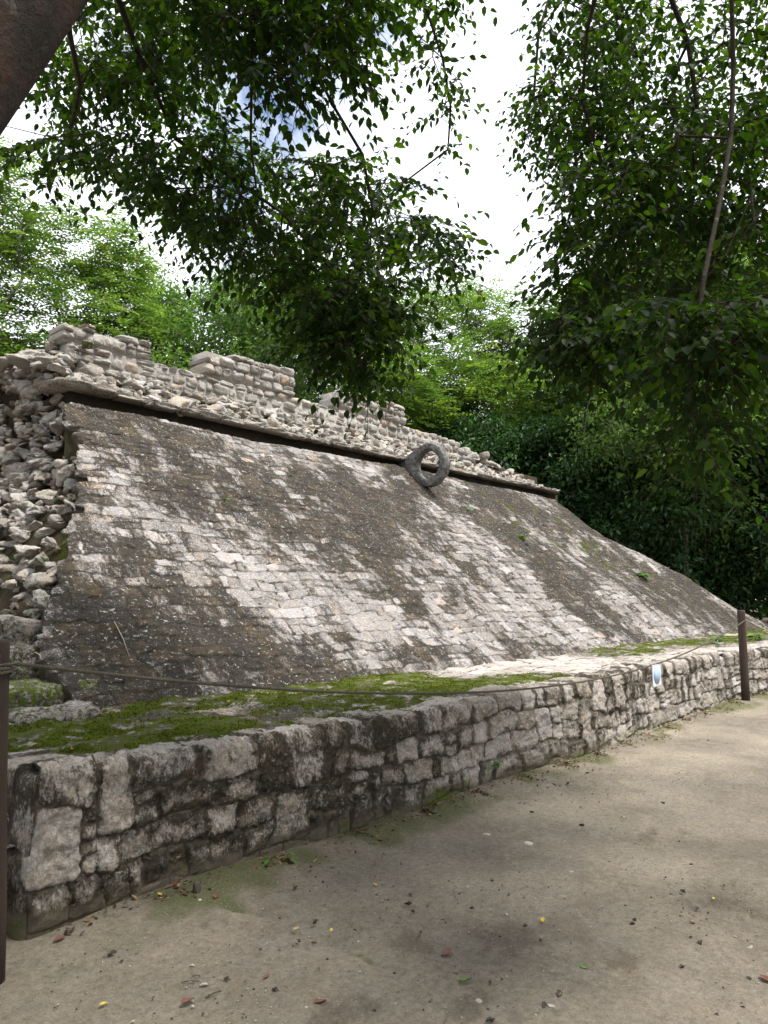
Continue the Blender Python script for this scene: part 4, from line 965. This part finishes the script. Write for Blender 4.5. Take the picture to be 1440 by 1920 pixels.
for (c_, px_, py_, L_, rz, lab) in [
  ('yellow', 1018, 1722, .055, .4, 'crinkled yellow leaf alone in the middle of the path'), ('yellow', 703, 1657, .045, 1.3, 'yellow leaf on the path nearest the low wall, below its middle'),
  ('red', 838, 1783, .09, .2, 'long reddish brown leaf on the path beside the shallow channel'), ('green', 1094, 1812, .055, 1.2, 'pale green oval leaf on the path below the crinkled yellow one'),
  ('green', 872, 1838, .07, -.6, 'curled green leaf on the path below the reddish brown one'), ('red', 1434, 1830, .07, 1.0, 'reddish leaf cut by the right edge of the photo'),
  ('red', 352, 1878, .075, 0.1, 'orange brown leaf near the bottom left of the path'), ('red', 500, 1833, .05, .3, 'dull pink leaf on the path right of the thin sticks'),
  ('yellow', 193, 1882, .04, .2, 'small yellow leaf at the bottom left'), ('red', 405, 1684, .08, .8, 'orange leaf in the litter by the near wall'), ('red', 112, 1768, .07, 0, 'dark red leaf at the foot of the wall corner'),
  ('tan', 555, 1743, .05, .1, 'thin pale yellow leaf near the start of the channel'), ('yellow', 622, 1742, .035, .8, 'tiny yellow leaf beside the channel'), ('red', 600, 1880, .06, -.4, 'red brown leaf at the bottom edge left of centre'),
  ('yellow', 1338, 1682, .035, .5, 'tiny yellow leaf on the right half of the path'), ('tan', 975, 1450, .09, .3, 'tan leaf at the wall foot right of the seedlings')]:
    L_ *= .85; o = leaf_mesh(lm[c_], L_, L_*.5, .4, int(px_)); put(o, gpt(px_, py_), rz); tag(o, lab, 'leaf', 'fallen leaves on the path')
rl = np.random.RandomState(5)
for k in range(22):
    while True:
        px_, py_ = rl.uniform(60, 950), rl.uniform(1265, 1440); p = at(px_, py_, 1.); r_ = ray(px_, py_); p = CC+r_*(WH+.012-1.6)/r_[2]
        if 3.95 < p[1] < 5.35 and p[0] > 1.8: break
    c_ = ('tan', 'yellow', 'dark', 'tan', 'dark')[k % 5]; L_ = rl.uniform(.03, .055); o = leaf_mesh(lm[c_], L_, L_*.5, .6, 300+k); put(o, p, rl.uniform(0, 6.28))
    tag(o, {'tan': 'dry tan leaf', 'yellow': 'small yellow leaf', 'dark': 'dark dead leaf'}[c_]+' on the mossy ledge, '+('near the left post' if px_ < 330 else 'left of its middle' if px_ < 560 else 'at its middle' if px_ < 760 else 'near where the pale stones begin'), 'leaf', 'dead leaves on the mossy ledge')
protos = [leaf_mesh(lm['dark'], .05, .026, .9, s) for s in (1, 2, 3)]+[leaf_mesh(lm['tan'], .04, .018, .8, 4)]
def zone(p):
    u, v_, _ = project(np.array([p])); u, v_ = u[0], v_[0]
    h_ = 'at the left of the path' if u < 480 else 'in the middle of the path' if u < 960 else 'at the right of the path'
    d_ = ', close to the camera' if v_ > 1740 else ', half way along' if v_ > 1560 else ', in the far part'
    return ('beside the foot of the low wall' if p[1] > 2.9 and p[0] < 12 else h_)+d_
used = set(); rr = np.random.RandomState(66)
for k in range(70):
    pi_ = rr.choice(4, p=[.28, .28, .28, .16]); o = protos[pi_]
    if pi_ in used: o = o.copy(); COL.objects.link(o)
    used.add(pi_)
    while True:
        p = gpt(rr.uniform(60, 1440), 1330+590*rr.rand()**.7)
        if p[1] < 3.4 and p[0] < 16 : break
    put(o, p, rr.uniform(0, 6.28), (.25+.6*rr.rand()**2)*(1+.05*p[0]))
    tag(o, ('small dark dry curled leaf '+zone(p) if pi_ < 3 else 'small dry tan leaf '+zone(p)), 'leaf', 'dry leaves scattered on the path' if pi_ < 3 else 'tan leaves scattered on the path')
m = M('pebble', .9, .2); m_peb = m.done(m.mix(m.noise(30, 4, .6), (.26, .23, .19), (.50, .46, .41)))
pebs = []
for k in range(4):
    V, F = stone((0, 0, 0), (1, .8, .45), 3, 4, .08, 40+k, None, 4); pebs.append((V, F))
pm = [mesh('pebble', V, F, m_peb) for V, F in pebs]; used = set()
for k in range(60):
    i = rr.randint(4); o = pm[i]
    if i in used: o = o.copy(); COL.objects.link(o)
    used.add(i)
    while True:
        p = gpt(rr.uniform(60, 1440), 1330+590*rr.rand()**.75)
        if p[1] < 3.5 and p[0] < 16: break
    s = .005+.014*rr.rand()**3; put(o, p+np.array([0, 0, s*.15]), rr.uniform(0, 6.28), s); tag(o, 'small pale pebble '+zone(p), 'pebble', 'pebbles on the path')
for (px_, py_, s, lab) in [(912, 1558, .035, 'flat pale stone in the dirt, left one of two near the wall'), (990, 1576, .04, 'flat pale stone in the dirt, right one of two near the wall')]:
    o = pm[0].copy(); COL.objects.link(o); put(o, gpt(px_, py_), .5, s); tag(o, lab, 'stone')
V, F = stone((0, 0, 0), (.022, .018, .035), 3, 4, .08, 80, None, 4); o = mesh('pebble', V, F, lm['dark']); put(o, gpt(368, 1680)+np.array([0, 0, .03]), .3); tag(o, 'upright wedge of stone at the foot of the near wall', 'stone')
# grit (uncountable)
A = Acc(); P, F = TPL[4]; n_ = 3200; nk = (np.abs(P)**3).sum(1)**(1/3); Q = P/nk[:, None]
V8, F8 = cube_sphere(2); Q8 = V8/((np.abs(V8)**3).sum(1)**(1/3))[:, None]
xx = rr.uniform(.6, 9, n_*2); yv = rr.uniform(-1, 3.5, n_*2)
zv = gz(xx, yv); s = .0018+.004*rr.rand(n_*2)**3
V = (Q8[None]*s[:, None, None]*np.stack([rr.uniform(.7, 1.5, n_*2), rr.uniform(.7, 1.3, n_*2), rr.uniform(.5, .9, n_*2)], 1)[:, None])+np.stack([xx, yv, zv+.001], 1)[:, None]
Fq = (F8[None]+(np.arange(n_*2)*len(Q8))[:, None, None]).reshape(-1, 4)
m = M('grit_stone', .9, .2); m_grit = m.done(m.ramp(m.attr('rnd'), [(0, (.05, .04, .03)), (.5, (.16, .13, .10)), (1, (.40, .36, .30))]))
tag(mesh('grit', V.reshape(-1, 3), Fq, m_grit, dict(rnd=np.repeat(rr.rand(n_*2), len(Q8)))), 'fine grit and crumbs spread over the dirt path', 'grit', kind='stuff')
# litter along the wall foot
n_ = 3400; xx = 1.9+22*rr.rand(n_)**.9; xx = xx+.12*np.sin(xx*9); off = np.abs(rr.normal(0, 1, n_))*(.06+.10*(.5+.5*np.sin(xx*2.3)))+.02; yv = WY-.03-off+.05*np.sin((xx-WX0)*.7+1)+.03*np.sin((xx-WX0)*1.9)
Bq = np.stack([xx, yv, gz(xx, yv)+.004+.02*rr.rand(n_)*ss(.15, 0, off)], 1); a_ = rr.uniform(0, 6.28, n_); D = np.stack([np.cos(a_), np.sin(a_), rr.normal(0, .25, n_)], 1)
Ln = rr.uniform(.012, .042, n_); V, F, k_ = leaves(Bq, D, np.array([0, 0, 1.])+rr.normal(0, .4, (n_, 3)), Ln, Ln*.5, .5, -.2)
m = M('litter_leaf', .85, .2); m_lit = m.done(m.ramp(m.attr('rnd'), [(0, (.035, .025, .018)), (.45, (.09, .055, .035)), (.8, (.17, .09, .055)), (.95, (.28, .18, .09)), (1, (.45, .35, .08))]))
tag(mesh('leaf_litter', V, F, m_lit, dict(rnd=np.repeat(rr.rand(n_), k_))), 'thin line of dead leaves along the foot of the low wall', 'leaf litter', kind='stuff')
# sticks
m_stick = flatmat('stick', (.04, .03, .02), (.12, .09, .06)); m_stickp = flatmat('pale_stick', (.25, .22, .17), (.42, .38, .31))
for (p0, p1, r, mt_, lab) in [((340, 1840), (374, 1840), .0022, 0, 'thin dark stick on the dirt at bottom left, leftmost of three'), ((385, 1872), (415, 1860), .003, 0, 'thin dark stick on the dirt, right of the orange brown leaf'), ((360, 1829), (375, 1829), .002, 0, 'shortest dark stick on the dirt at bottom left')]:
    a, b = gpt(*p0), gpt(*p1); up_ = np.array([0, 0, .006]); V, F = tube([a+up_, (a+b)/2+up_+np.array([.003, .004, .003]), b+up_], r, 6); tag(mesh('stick', V, F, m_stick), lab, 'stick')
for (p0, p1, lab) in [((212, 1170), (242, 1242), 'long pale twig lying down the near end of the apron'), ((262, 1258), (275, 1285), 'short pale twig at the foot of the apron under the rope'), ((63, 1228), (75, 1242), 'tiny pale twig left of the apron edge')]:
    a, b = on_ramp(*p0), on_ramp(*p1); V, F = tube([a, (a+b)/2+np.array([.012, 0, .008]), b], .004, 6); tag(mesh('twig', V, F, m_stickp), lab, 'twig')
